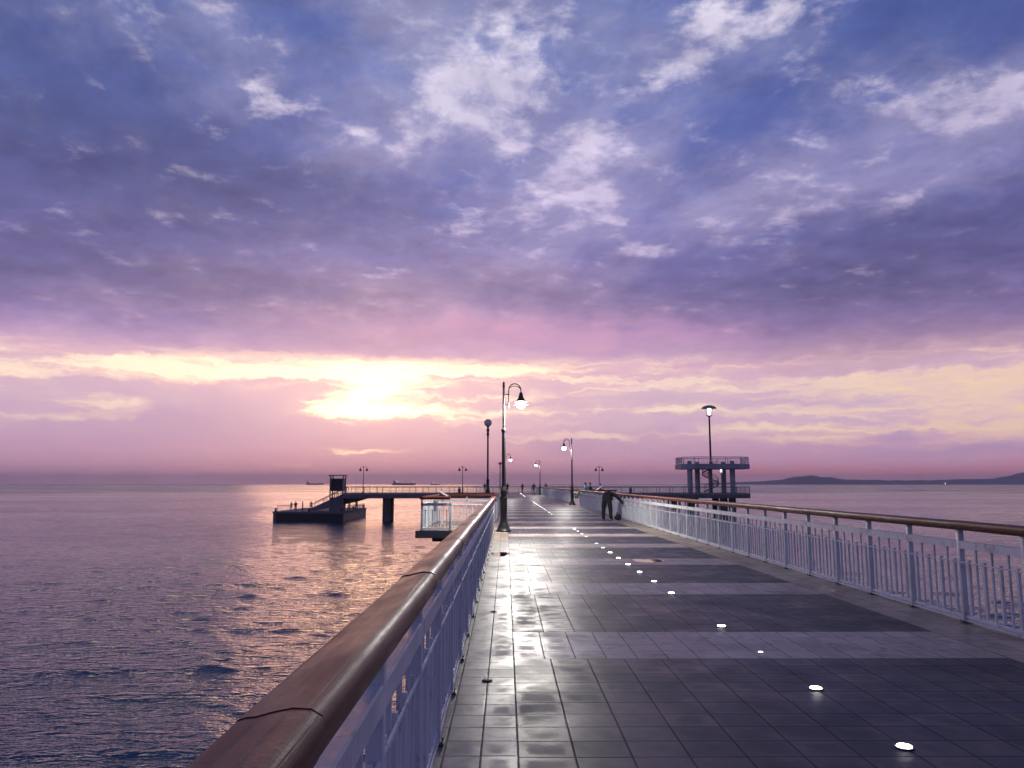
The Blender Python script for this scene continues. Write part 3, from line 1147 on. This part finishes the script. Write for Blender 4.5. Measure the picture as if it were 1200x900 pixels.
def twin_lamp(loc, label):
    t_ = thing('twin_lamp_post', label, 'lamp post', loc, 0, 'unlit twin lamp posts on the bridge')
    m = MB()
    m.lathe([(.16, 0), (.16, .1), (.10, .25), (.08, 1.0), (.06, 1.1), (.05, 4.5), (.07, 4.55), (.02, 4.85)], n=10)
    m.build('pole', M_BLACK, t_)
    for s_ in (-1, 1):
        m = MB()
        pts = [(0, 0, 4.2)] + [(s_ * (.26 - .26 * math.cos(a)), 0, 4.4 + .28 * math.sin(a)) for a in [PI * k / 8 for k in range(1, 8)]] + [(s_ * .56, 0, 4.38)]
        m.tube(pts, .03, 6)
        m.build('arm', M_BLACK, t_)
        m = MB()
        m.lathe([(.04, 4.44), (.10, 4.36), (.14, 4.22), (.26, 4.08), (.26, 4.04), (.18, 3.96), (.06, 3.90)], (s_ * .58, 0, 0), 12)
        m.build('lamp_head', M_BLACK, t_)
    return t_


q = at(425.5, 575, YB0 + .8)
tl = twin_lamp((q.x, YB0 + .8, 0), 'twin-headed lamp post on the bridge just right of the dark cabin')
for px, lb in ((542, 'twin-headed lamp post on the bridge behind the left lookout bay'),
               (702.5, 'twin-headed lamp post on the bridge between the lit lamp post and the lookout tower')):
    q = at(px, 575, YB0 + .8)
    dup(tl, (q.x, YB0 + .8, 0), 0, lb)

# tall globe mast
q = at(571.5, 577, YB0 + 1.0)
gm = thing('globe_mast', 'tall dark mast topped by a large unlit grey globe', 'mast', (q.x, YB0 + 1.0, 0))
top = at(571.5, 491, YB0 + 1.0).z
m = MB()
m.lathe([(.42, 0), (.42, .35), (.28, .6), (.24, 2.1), (.30, 2.2), (.30, 2.35), (.17, 2.5), (.15, top - 3.2), (.24, top - 2.9), (.24, top - 2.6), (.17, top - 2.4), (.28, top - 2.1),
         (.28, top - 1.9), (.16, top - 1.7), (.22, top - 1.4), (.34, top - 1.3)], n=14)
m.build('pole', M_BLACK, gm)
m = MB()
m.lathe([(.70 * math.sin(a), top - .70 - .70 * math.cos(a)) for a in [PI * (.1 + .895 * k / 16) for k in range(17)]], n=22)
m.build('globe', M_GLOBE, gm)
q = at(586, 577, YB0 + 5.5)
top = at(586, 541.5, YB0 + 5.5).z
pm_ = thing('navigation_pole', 'thin pale pole with a small cap, left of the tallest lamp post', 'pole', (q.x, YB0 + 5.5, 0))
m = MB()
m.lathe([(.2, 0), (.2, .2), (.11, .3), (.09, top - .5)], n=10)
m.build('pole', M_GREYST, pm_)
m = MB()
m.lathe([(.1, top - .5), (.28, top - .38), (.3, top - .12), (.12, top)], n=12)
m.build('cap', M_GREYST, pm_)

# litter bins on the bridge
m = MB()
m.lathe([(.24, 0), (.28, .75), (.28, .80)], n=12)
bn_ = tag(m.build('litter_bin', M_DARKSTEEL), 'small dark litter bin beside a twin lamp post behind the left lookout bay', 'litter bin', 'litter bins on the bridge')
m = MB()
m.lathe([(.30, .86), (.30, .90), (.10, 1.02)], n=12)
m.tube([(.24, 0, .78), (.24, 0, .88)], .02, 5)
m.tube([(-.24, 0, .78), (-.24, 0, .88)], .02, 5)
m.build('lid', M_DARKSTEEL, bn_)
q = at(538.3, 576, YB0 + 1.2)
bn_.location = (q.x, YB0 + 1.2, 0)
q = at(739, 576, YB0 + 1.2)
dup(bn_, (q.x, YB0 + 1.2, 0), 0, 'small dark litter bin on the bridge midway between twin lamp post and lookout tower')

M_TOWER = mat('pale_concrete', (.34, .35, .40), .7, var=.25, vscale=.5, bump=.4, bscale=8, dirt=(.15, .14, .14), dirt_amt=.6)
M_RAILT = mat('pale_railing_paint', (.36, .38, .44), .5, var=.15)
# ------------------------------------------------------------------ lookout tower
TXC = at(834.5, 560, YB0 + 4).x
TY = YB0 + 4.0
tower = thing('lookout_tower', 'two-storey concrete lookout platform on columns with spiral stair inside', 'lookout tower', (TXC, TY, 0))
zt = at(834, 543.5, TY - 4).z
zb = at(834, 549.4, TY - 4).z


def octo(hx, hy, ch):
    return [(-hx + ch, -hy), (hx - ch, -hy), (hx, -hy + ch), (hx, hy - ch), (hx - ch, hy), (-hx + ch, hy), (-hx, hy - ch), (-hx, -hy + ch)]


HX, HY, CH = 6.22, 4.4, 1.9
m = MB()
m.prism(octo(HX, HY, CH), zb, zt)
m.build('upper_platform', M_TOWER, tower, smooth=False)
for px, yy in ((808.5, -3.0), (858.5, -3.0), (817.3, 2.6), (848, 2.6)):
    q = at(px, 560, TY + yy)
    m = MB()
    m.tube([(q.x - TXC, yy, .002), (q.x - TXC, yy, zb)], .47, 14)
    m.tube([(q.x - TXC, yy, zt), (q.x - TXC, yy, zt + .55)], .40, 14)
    m.build('column', M_TOWER, tower)
pz = octo(HX - .15, HY - .15, CH)
for i in range(8):
    a_, b_ = pz[i], pz[(i + 1) % 8]
    thin_railing(a_, b_, zt, None, parent=tower, h=1.25, step=.15, mt=M_RAILT)
# spiral stair
cx = at(832.6, 560, TY).x - TXC
m = MB()
m.tube([(cx, 0, .002), (cx, 0, zb)], .36, 14)
m.build('stair_column', M_TOWER, tower)
m = MB()
nst = 26
for k in range(nst):
    a = R(200) + k * R(19)
    z = .2 + k * (zt - .3) / nst
    m.box((cx + .85 * math.cos(a), .85 * math.sin(a), z), (1.2, .42, .06), rz=a)
m.build('stair_treads', M_DARKSTEEL, tower, smooth=False)
m = MB()
for dzz, rr_ in ((0.0, .10), (.55, .025), (1.0, .04)):
    m.tube([(cx + 1.45 * math.cos(R(200) + k * R(9.5)), 1.45 * math.sin(R(200) + k * R(9.5)), .2 + dzz + k * (zt - .3) / (2 * nst)) for k in range(2 * nst)], rr_, 6)
for k in range(2 * nst):
    a = R(200) + k * R(9.5)
    z = .2 + k * (zt - .3) / (2 * nst)
    m.tube([(cx + 1.45 * math.cos(a), 1.45 * math.sin(a), z), (cx + 1.45 * math.cos(a), 1.45 * math.sin(a), z + 1.0)], .015, 4)
m.build('stair_rail', M_DARKSTEEL, tower)
q = at(844.8, 549.5, TY + 2.3)
m = MB()
m.lathe([(.06, 0), (.16, -.1), (.16, -.4), (.06, -.5)], (q.x - TXC, 2.3, zb), 10)
m.build('ceiling_lamp', M_LITS, tower)
# saucer lamp mast on the roof
ztop = at(831, 475, TY).z
mx = at(831.5, 500, TY).x
sm_ = thing('saucer_lamp', 'tall mast with a wide saucer-shaped lamp rising from the lookout tower', 'lamp post', (mx, TY, zt))
hh = ztop - zt
m = MB()
m.lathe([(.30, .0), (.30, .4), (.20, .5), (.15, hh - 2.2), (.22, hh - 2.1), (.55, hh - 1.95), (.55, hh - 1.88), (.1, hh - 1.85)], n=12)
m.build('pole', M_BLACK, sm_)
m = MB()
for k in range(4):
    a = PI / 4 + k * PI / 2
    m.tube([(.5 * math.cos(a), .5 * math.sin(a), hh - 1.9), (.75 * math.cos(a), .75 * math.sin(a), hh - .55)], .035, 6)
m.lathe([(.35, hh - .60), (1.38, hh - .62), (1.42, hh - .55), (1.1, hh - .25), (.5, hh - .03), (.05, hh)], n=22)
m.build('saucer', M_GREYST, sm_)
m = MB()
m.lathe([(.30, hh - 1.85), (.34, hh - 1.2), (.42, hh - .66)], n=14)
m.build('lamp_glass', M_LITS, sm_)

# ------------------------------------------------------------------ floating landing stage
FX0, FX1, FY0, FY1, FZ = -41.6, -28.9, 138.6, 161.0, -3.28
fl = thing('landing_stage', 'dark floating landing stage moored beyond the left end of the bridge', 'landing stage', (FX0, FY0, SEA_Z))
m = MB()
w, d, h = FX1 - FX0, FY1 - FY0, FZ - SEA_Z
hp = [(.8, .0), (w, .0), (w, d), (.8, d), (0, d - .8), (0, .8)]
m.prism(hp, -.6, h - .35)
m.build('hull', M_HULL, fl, smooth=False)
m = MB()
m.prism([(.7, -.08), (w + .08, -.08), (w + .08, d + .08), (.7, d + .08), (-.08, d - .7), (-.08, .7)], h - .35, h)
m.build('deck', M_CONCD, fl, smooth=False)
for (x, y) in ((.5, .6), (w - .4, .4), (w - .4, d - .5), (6.5, .4), (w - .4, 11)):
    m = MB()
    m.lathe([(.22, 0), (.18, .1), (.16, .42), (.28, .48), (.28, .56), (.1, .6)], (x, y, h), 10)
    m.build('bollard', M_BLACK, fl)
thin_railing((FX0 + .9, FY0 + .35), (FX0 + 3.0, FY0 + .35), FZ, 'short slim railing at the left corner of the landing stage', h=1.1, step=.22, mt=M_WHITE)
thin_railing((FX1 - .3, FY0 + 5), (FX1 - .3, FY1 - .4), FZ, 'low dark railing along the right side of the landing stage', h=.9, mt=M_BLACK)

# cabin tower
CY = FY0 + .6
cabx = (at(388, 560, CY + 1).x, at(404.3, 560, CY + 1).x)
cz1 = at(396, 556.5, CY).z
cw, cd, ch = cabx[1] - cabx[0], 2.2, cz1 - FZ
cb = thing('cabin', 'dark square cabin tower with flat roof standing on the landing stage', 'cabin', ((cabx[0] + cabx[1]) / 2, CY + 1.1, FZ))
m = MB()
for sx in (-1, 1):
    for sy in (-1, 1):
        m.box((sx * (cw / 2 - .1), sy * (cd / 2 - .1), (ch - .14) / 2), (.2, .2, ch - .14))
m.build('frame', M_GREYST, cb, smooth=False)
zz = lambda py: at(396, py, CY).z - FZ
m = MB()
m.box((0, 0, (zz(575.5) + zz(560.8)) / 2), (cw - .06, cd - .06, zz(560.8) - zz(575.5)))
m.build('wall', M_HULL, cb, smooth=False)
m = MB()
m.box((0, 0, zz(583) / 2), (cw - .1, cd - .1, zz(583)))
m.build('base', M_CONCD, cb, smooth=False)
m = MB()
m.box((0, 0, ch - .07), (cw + .45, cd + .5, .14))
m.build('roof', M_DARKSTEEL, cb, smooth=False)
for k in (-1, 0, 1):
    m = MB()
    for yy in (-cd / 2 + .06, cd / 2 - .06):
        m.box((k * cw * .27 + cw * .13, yy, (zz(575.5) + zz(583)) / 2), (.07, .07, zz(575.5) - zz(583)))
        m.box((0, yy, zz(578.6)), (cw - .45, .05, .07))
    m.build('window_bar', M_GREYST, cb, smooth=False)

# stair from the bridge down to the float
st = thing('staircase', 'grey steel staircase sloping from the bridge down to the landing stage', 'staircase', (0, YB0 + 5.2, 0))
xa, xb = BX0 + .2, at(365, 597, FY0 + 4).x
def str_mesh(yy):
    m = MB()
    t0, t1 = .45, -.05
    x0, z0, x1, z1 = xa - .6, .0, xb, FZ + .15
    vs = []
    for y in (yy - .08, yy + .08):
        vs += [(xa + 3.6, y, -.04), (x0, y, -.04), (x1, y, z1 + .35), (x1 - .3, y, z1), (x1 + .6, y, z1 - .1), (xa + 1.3, y, -1.66), (xa + 3.6, y, -.97)]
    n = 7
    fs = [tuple(range(n)), tuple(range(2 * n - 1, n - 1, -1))] + [(i, (i + 1) % n, n + (i + 1) % n, n + i) for i in range(n)]
    m.add(vs, fs)
    return m
for yy in (-.9, .9):
    str_mesh(yy).build('stringer', M_GREYST, st, smooth=False)
m = MB()
nt_ = 19
for k in range(nt_):
    f = (k + .5) / nt_
    m.box((xa - .6 + (xb - xa + .6) * f, 0, -.05 + (FZ + .3) * f), (.34, 1.62, .06))
m.build('treads', M_GREYST, st, smooth=False)
for yy in (-.9, .9):
    thin_railing((xa - .4, yy), (xb + .2, yy), 0.05, None, parent=st, h=1.05, step=.3, z2=FZ + .3)

# ------------------------------------------------------------------ ships on the horizon
M_SHIP = mat('ship_paint', (.10, .075, .085), .6, var=.2, vscale=.05)
M_SHIPW = mat('ship_white', (.45, .42, .42), .6, var=.1, vscale=.05)


def ship(px, py, lpx, label, lights, flip=False, dist=4200):
    q = at(px, py, dist)
    t_ = thing('cargo_ship', label, 'ship', (q.x, dist, SEA_Z), PI if flip else 0, 'ships on the horizon')
    Ls = lpx / 900 * dist
    w = Ls * .15
    h = Ls * .075
    m = MB()
    lo = [(-Ls / 2, -w * .42), (Ls * .36, -w / 2), (Ls * .47, 0), (Ls * .36, w / 2), (-Ls / 2, w * .42)]
    up = [(-Ls * .505, -w * .48), (Ls * .40, -w / 2), (Ls * .52, 0), (Ls * .40, w / 2), (-Ls * .505, w * .48)]
    zs = [h, h * .95, h * 1.35, h * .95, h]
    vs = [(x, y, -2) for x, y in lo] + [(x, y, z) for (x, y), z in zip(up, zs)]
    m.add(vs, [(4, 3, 2, 1, 0), (5, 6, 7, 8, 9)] + [(i, (i + 1) % 5, 5 + (i + 1) % 5, 5 + i) for i in range(5)])
    m.build('hull', M_SHIP, t_, smooth=False)
    m = MB()
    m.box((-Ls * .40, 0, h + Ls * .045), (Ls * .10, w * .8, Ls * .09))
    m.box((-Ls * .40, 0, h + Ls * .095), (Ls * .08, w * 1.0, Ls * .02))
    m.build('bridge_house', M_SHIPW, t_, smooth=False)
    m = MB()
    m.tube([(-Ls * .44, 0, h + Ls * .08), (-Ls * .45, 0, h + Ls * .15)], Ls * .018, 8)
    m.build('funnel', M_SHIP, t_)
    for xx in (-.15, .12, .36):
        m = MB()
        m.tube([(Ls * xx, 0, h * .9), (Ls * xx, 0, h + Ls * .05)], Ls * .006, 6)
        m.tube([(Ls * xx, 0, h + Ls * .03), (Ls * (xx + .09), 0, h + Ls * .055)], Ls * .004, 6)
        m.build('deck_crane', M_SHIP, t_)
        m = MB()
        m.box((Ls * (xx - .07), 0, h * 1.05), (Ls * .1, w * .7, h * .25))
        m.build('hatch', M_SHIP, t_, smooth=False)
    for (xx, zz_) in lights:
        m = MB()
        m.lathe([(.1, -1.4), (1.5, -.6), (1.5, .6), (.1, 1.4)], (Ls * xx, -w * .52, h + Ls * zz_), 8)
        m.build('ship_light', M_LITS, t_)


ship(369, 568.6, 20, 'faint long ship on the horizon left of the dark cabin', [], dist=5200)
ship(473.5, 568.2, 27, 'largest cargo ship on the horizon, with white lights at both ends', [(-.34, .10), (-.27, .08), (.42, .06)], dist=4200)
ship(510.5, 567.9, 11, 'smallest ship on the horizon, right of the brightly lit cargo ship', [(-.2, .2)], dist=4600)
# light on the far shore
q = at(1108, 571, 5200)
m = MB()
m.lathe([(.3, 0), (.3, 6), (2.0, 6.2), (2.4, 9), (1.6, 11), (.2, 11.6)], n=10)
tg = tag(m.build('navigation_buoy', [M_LITS]), 'single bright white light on the water below the far hills', 'navigation light')
tg.location = (q.x, 5200, SEA_Z + 1)

# ------------------------------------------------------------------ people
M_SKIN = mat('skin', (.36, .22, .17), .55, var=.08)
CLOTH = {'black': (.014, .013, .015), 'navy': (.02, .024, .045), 'grey': (.06, .06, .065), 'brown': (.06, .04, .03), 'turq': (.05, .36, .42), 'plum': (.12, .04, .07), 'jean': (.035, .045, .08)}
CM = {k: mat('cloth_' + k, v, .85, var=.25, vscale=6, bump=.3, bscale=60) for k, v in CLOTH.items()}
M_HAIR = mat('hair', (.02, .015, .012), .6)


def skin_mesh(J, E, root, regions):
    """J: name -> (pos, radius); E: edges; grows one continuous body, colours it by region"""
    names = list(J)
    idx = {n: i for i, n in enumerate(names)}
    me = bpy.data.meshes.new('body')
    me.from_pydata([J[n][0] for n in names], [(idx[a], idx[b]) for a, b in E], [])
    ob = bpy.data.objects.new('body_tmp', me)
    C.objects.link(ob)
    md = ob.modifiers.new('skin', 'SKIN')
    md.branch_smoothing = .4
    for i, n in enumerate(names):
        r_ = J[n][1]
        sv = me.skin_vertices[0].data[i]
        sv.radius = r_ if isinstance(r_, tuple) else (r_, r_)
        sv.use_root = (n == root)
    sb = ob.modifiers.new('sub', 'SUBSURF')
    sb.levels = 1
    sb.render_levels = 1
    dg = bpy.context.evaluated_depsgraph_get()
    ev = ob.evaluated_get(dg)
    out = bpy.data.meshes.new_from_object(ev, depsgraph=dg)
    bpy.data.objects.remove(ob)
    out.materials.clear()
    mats_ = []
    for _, mt in regions:
        if mt not in mats_:
            mats_.append(mt)
    for mt in mats_:
        out.materials.append(mt)
    keys = [(np.array(J[n][0]), mt) for ns, mt in regions for n in ns]
    pts = np.array([k[0] for k in keys])
    for p_ in out.polygons:
        d_ = ((pts - np.array(p_.center)) ** 2).sum(1)
        p_.material_index = mats_.index(keys[int(d_.argmin())][1])
        p_.use_smooth = True
    return out


def hand(J, E, wrist, wpos, d, side, s=1.0):
    """palm, four fingers and a thumb growing from a wrist along direction d"""
    d = Vector(d).normalized()
    u = d.cross(Vector(side)).normalized()
    v = Vector(side).normalized()
    palm = Vector(wpos) + d * .075
    J[wrist + '_palm'] = (tuple(palm), (.036, .018))
    E.append((wrist, wrist + '_palm'))
    names = [wrist + '_palm']
    for i, ln in enumerate((.070, .082, .076, .060)):
        o = (i - 1.5) * .022
        k0 = Vector(wpos) + d * .095 + u * o
        k1 = k0 + d * ln * .55 + v * .008
        k2 = k0 + d * ln * .9 + v * .03
        ps = wrist + '_palm'
        for t_, (kp, rr) in enumerate(((k0, .011), (k1, .0095), (k2, .0085))):
            nm = f'{wrist}_f{i}{t_}'
            J[nm] = (tuple(kp), rr)
            E.append((ps, nm))
            ps = nm
            names.append(nm)
    k0 = Vector(wpos) + d * .035 - u * .035 + v * .01
    k1 = k0 + d * .035 - u * .02 + v * .015
    for nm, kp, pv in ((wrist + '_t0', k0, wrist + '_palm'), (wrist + '_t1', k1, wrist + '_t0')):
        J[nm] = (tuple(kp), .011)
        E.append((pv, nm))
        names.append(nm)
    return names


def standing(h=1.74, arms='down', top='black', legs='jean', lean=0.0, stride=.06, build=1.0):
    s = h / 1.74
    J, E = {}, []
    def j(n, x, y, z, r):
        J[n] = ((x * s + 0, y * s + lean * max(0, z - .9), z * s), (r[0] * s * build, r[1] * s * build) if isinstance(r, tuple) else r * s * build)
    j('pelvis', 0, 0, .95, (.15, .105)); j('waist', 0, .0, 1.10, (.145, .10)); j('chest', 0, .0, 1.30, (.18, .12)); j('collar', 0, 0, 1.44, (.11, .085))
    j('neck', 0, .005, 1.51, .055); j('jaw', 0, .02, 1.58, (.068, .08)); j('head', 0, .01, 1.66, (.078, .095)); j('crown', 0, 0, 1.725, (.05, .06))
    E += [('pelvis', 'waist'), ('waist', 'chest'), ('chest', 'collar'), ('collar', 'neck'), ('neck', 'jaw'), ('jaw', 'head'), ('head', 'crown')]
    hn = []
    for sd_, q in (('l', -1), ('r', 1)):
        j('hip' + sd_, q * .095, 0, .86, .092); j('knee' + sd_, q * .10, .02 + q * stride, .49, .06); j('ank' + sd_, q * .11, -.01 + q * stride * 1.5, .09, .042); j('toe' + sd_, q * .125, .15 + q * stride * 1.5, .04, (.042, .032))
        E += [('pelvis', 'hip' + sd_), ('hip' + sd_, 'knee' + sd_), ('knee' + sd_, 'ank' + sd_), ('ank' + sd_, 'toe' + sd_)]
        j('sho' + sd_, q * .19, 0, 1.41, .068)
        if arms == 'down':
            j('elb' + sd_, q * .245, -.02, 1.13, .048); j('wri' + sd_, q * .25, .06, .88, .033)
            dv = (q * .02, .12, -1)
        elif arms == 'rail':
            j('elb' + sd_, q * .26, .10, 1.17, .048); j('wri' + sd_, q * .16, .34, 1.20, .033)
            dv = (-q * .2, 1, -.1)
        else:
            j('elb' + sd_, q * .28, -.06, 1.15, .05); j('wri' + sd_, q * .17, .10, 1.0, .034)
            dv = (-q * .8, .5, -.4)
        E += [('collar', 'sho' + sd_), ('sho' + sd_, 'elb' + sd_), ('elb' + sd_, 'wri' + sd_)]
        hn += hand(J, E, 'wri' + sd_, J['wri' + sd_][0], dv, (-q, 0, 0))
    reg = [(('waist', 'chest', 'collar', 'shol', 'shor', 'elbl', 'elbr', 'wril', 'wrir', 'pelvis'), CM[top]),
           (('hipl', 'hipr', 'kneel', 'kneer', 'ankl', 'ankr'), CM[legs]), (('toel', 'toer'), CM['black']),
           (('neck', 'jaw', 'head', 'crown') + tuple(hn), M_SKIN)]
    return skin_mesh(J, E, 'pelvis', reg), J


def hair_mesh(J, s=1.0):
    hx, hy, hz = J['head'][0]
    m = MB()
    n, k_ = 14, 8
    prof = [(.086 * math.sin(a), .075 * math.cos(a)) for a in [PI * .68 * i / k_ + .03 for i in range(k_ + 1)]]
    m.lathe(prof[::-1], (0, 0, 0), n)
    m.v = [(hx + x * 1.0 * s, hy - .012 + y * 1.15 * s, hz + .035 + z * s + (.03 if y > .04 and z < .03 else 0)) for x, y, z in m.v]
    return m.mesh('hair', M_HAIR, angle=60)


def person(px, Y, label, rz=0.0, z=0.0, x=None, mesh=None, **kw):
    me, J = standing(**kw)
    o = bpy.data.objects.new('person', me)
    C.objects.link(o)
    o.location = (at(px, 570, Y).x if x is None else x, Y, z + .003)
    o.rotation_euler = (0, 0, rz)
    tag(o, label, 'person')
    link_mesh('hair', hair_mesh(J), o)
    return o


def bent_person():
    """bending deeply forward over a bag, legs apart, one arm reaching down to the right"""
    J, E = {}, []
    def j(n, x, y, z, r):
        J[n] = ((x, y, z), r)
    # local +x = towards the railing
    j('pelvis', -.08, 0, 1.04, (.25, .20)); j('waist', .05, 0, 1.13, (.26, .20)); j('chest', .20, 0, 1.16, (.27, .20)); j('collar', .33, 0, 1.12, (.14, .12))
    j('neck', .41, .0, 1.06, .062); j('jaw', .47, 0, .985, (.075, .08)); j('head', .50, 0, .94, (.085, .09)); j('crown', .54, 0, .89, (.05, .06))
    E += [('pelvis', 'waist'), ('waist', 'chest'), ('chest', 'collar'), ('collar', 'neck'), ('neck', 'jaw'), ('jaw', 'head'), ('head', 'crown')]
    hn = []
    for sd_, q in (('l', 1), ('r', -1)):
        j('hip' + sd_, -.08, q * .13, .88, .15); j('knee' + sd_, -.04, q * .165, .48, .105); j('ank' + sd_, -.06, q * .18, .09, .080)
        j('toe' + sd_, .12, q * .20, .045, (.05, .036))
        E += [('pelvis', 'hip' + sd_), ('hip' + sd_, 'knee' + sd_), ('knee' + sd_, 'ank' + sd_), ('ank' + sd_, 'toe' + sd_)]
        j('sho' + sd_, .28, q * .24, 1.14, .11)
    j('elbl', .42, .34, .92, .075); j('wril', .52, .26, .70, .045)
    j('elbr', .34, -.44, .95, .078); j('wrir', .42, -.58, .72, .046)
    for sd_, q in (('l', 1), ('r', -1)):
        E += [('collar', 'sho' + sd_), ('sho' + sd_, 'elb' + sd_), ('elb' + sd_, 'wri' + sd_)]
        hn += hand(J, E, 'wri' + sd_, J['wri' + sd_][0], (.35, -q * .05, -1), (0, -q, 0))
    reg = [(('waist', 'chest', 'collar', 'shol', 'shor', 'elbl', 'elbr', 'wril', 'wrir', 'pelvis'), CM['black']),
           (('hipl', 'hipr', 'kneel', 'kneer', 'ankl', 'ankr'), CM['black']), (('toel', 'toer'), CM['black']),
           (('neck', 'jaw', 'head', 'crown') + tuple(hn), M_SKIN)]
    me = skin_mesh(J, E, 'pelvis', reg)
    o = bpy.data.objects.new('person', me)
    C.objects.link(o)
    tag(o, 'person in black clothes bending over with one arm down beside the right railing', 'person')
    m = MB()
    k_ = 8
    prof = [(.095 * math.sin(a), .085 * math.cos(a)) for a in [PI * .66 * i / k_ + .03 for i in range(k_ + 1)]]
    m.lathe(prof[::-1], (0, 0, 0), 14)
    ho = m.build('hair', M_HAIR, o)
    ho.location = (.515, 0, .945)
    ho.rotation_euler = (0, R(120), 0)
    return o


q = at(712, 609.5, 35.3)
bp = bent_person()
bp.location = (q.x, 35.3, .003)
bp.rotation_euler = (0, 0, R(62))
# bag at the feet
m = MB()
m.lathe([(.10, 0), (.20, .03), (.235, .12), (.21, .24), (.12, .33), (.06, .36)], n=14)
m.v = [(x * .68, y * .6, .72 * z * (1 + .10 * math.sin(9 * x) * math.cos(7 * y))) for x, y, z in m.v]
bag = tag(m.build('bag', CM['black']), 'slumped black bag on the deck at the feet of the bent person', 'bag')
bag.location = (at(724, 608, 35.3).x, 35.25, .003)
m = MB()
m.tube([(-.07, 0, .22), (-.06, 0, .31), (0, 0, .34), (.06, 0, .31), (.07, 0, .22)], .013, 6)
m.build('handle', CM['black'], bag)

person(594.6, 128, 'dark figure standing at the far end just right of the tallest lamp post', 0, top='black', legs='black', h=1.8, arms='rail')
person(612.2, 131, 'slim dark figure standing alone in the middle of the far end', .4, top='plum', legs='jean', h=1.7, arms='akimbo')
person(625.6, 118, 'dark figure standing beside the small distant lit lamp post', -.3, top='black', legs='grey', h=1.78, arms='down', build=1.15)
person(639.7, 139.5, 'dark figure whose head shows above the far end of the right railing', .2, top='plum', legs='black', h=1.8, arms='akimbo')
person(686.2, 59.6, 'person in turquoise jacket standing behind the right railing in the lookout bay', 1.2, top='turq', legs='navy', h=1.72, arms='akimbo', build=1.2)
person(690.6, 60.2, 'person in dark clothes right beside the turquoise jacket', -1.2, top='navy', legs='black', h=1.70, arms='rail', lean=.1)
person(703.2, 62.4, 'person in plum top at the slanted board in the right lookout bay', 1.5, top='plum', legs='black', h=1.62, arms='rail')
person(568, YB0 + 1.6, 'dark figure leaning on the bridge railing beside the globe mast', 3.0, top='black', legs='black', h=1.75, arms='rail', x=None)
for px, dy, lb, kw in (
        (342.2, 2.4, 'leftmost dark figure on the landing stage, by the white corner railing', dict(top='grey', legs='grey', h=1.65)),
        (347.3, 1.6, 'broad dark figure second from the left on the landing stage', dict(top='black', legs='black', h=1.78, arms='akimbo', build=1.3)),
        (355.5, 1.8, 'slim dark figure standing alone in the middle of the landing stage', dict(top='black', legs='black', h=1.82)),
        (365.3, 4.6, 'dark figure standing on the landing stage at the foot of the staircase', dict(top='navy', legs='black', h=1.8)),
        (409.8, 9.0, 'small dark figure on the landing stage right of the cabin', dict(top='black', legs='black', h=1.5, arms='rail')),
        (418.3, 7.4, 'dark figure on the landing stage below the top of the staircase', dict(top='black', legs='plum', h=1.85))):
    person(px, FY0 + dy, lb, rz=random.uniform(-2, 2), z=FZ, **kw)

# hi-vis bag hung on the railing end by the right lamp
m = MB()
m.box((0, 0, -.18), (.13, .30, .34), bev=.04)
m.tube([(0, -.08, -.02), (0, -.05, .1), (0, .05, .1), (0, .08, -.02)], .012, 6)
hv = tag(m.build('hanging_bag', mat('yellow_green_cloth', (.36, .52, .05), .6)), 'small yellow-green bag hanging on the right railing near the lit lamp post', 'bag')
hv.location = (RXR - .13, RB0 - .8, 1.12)
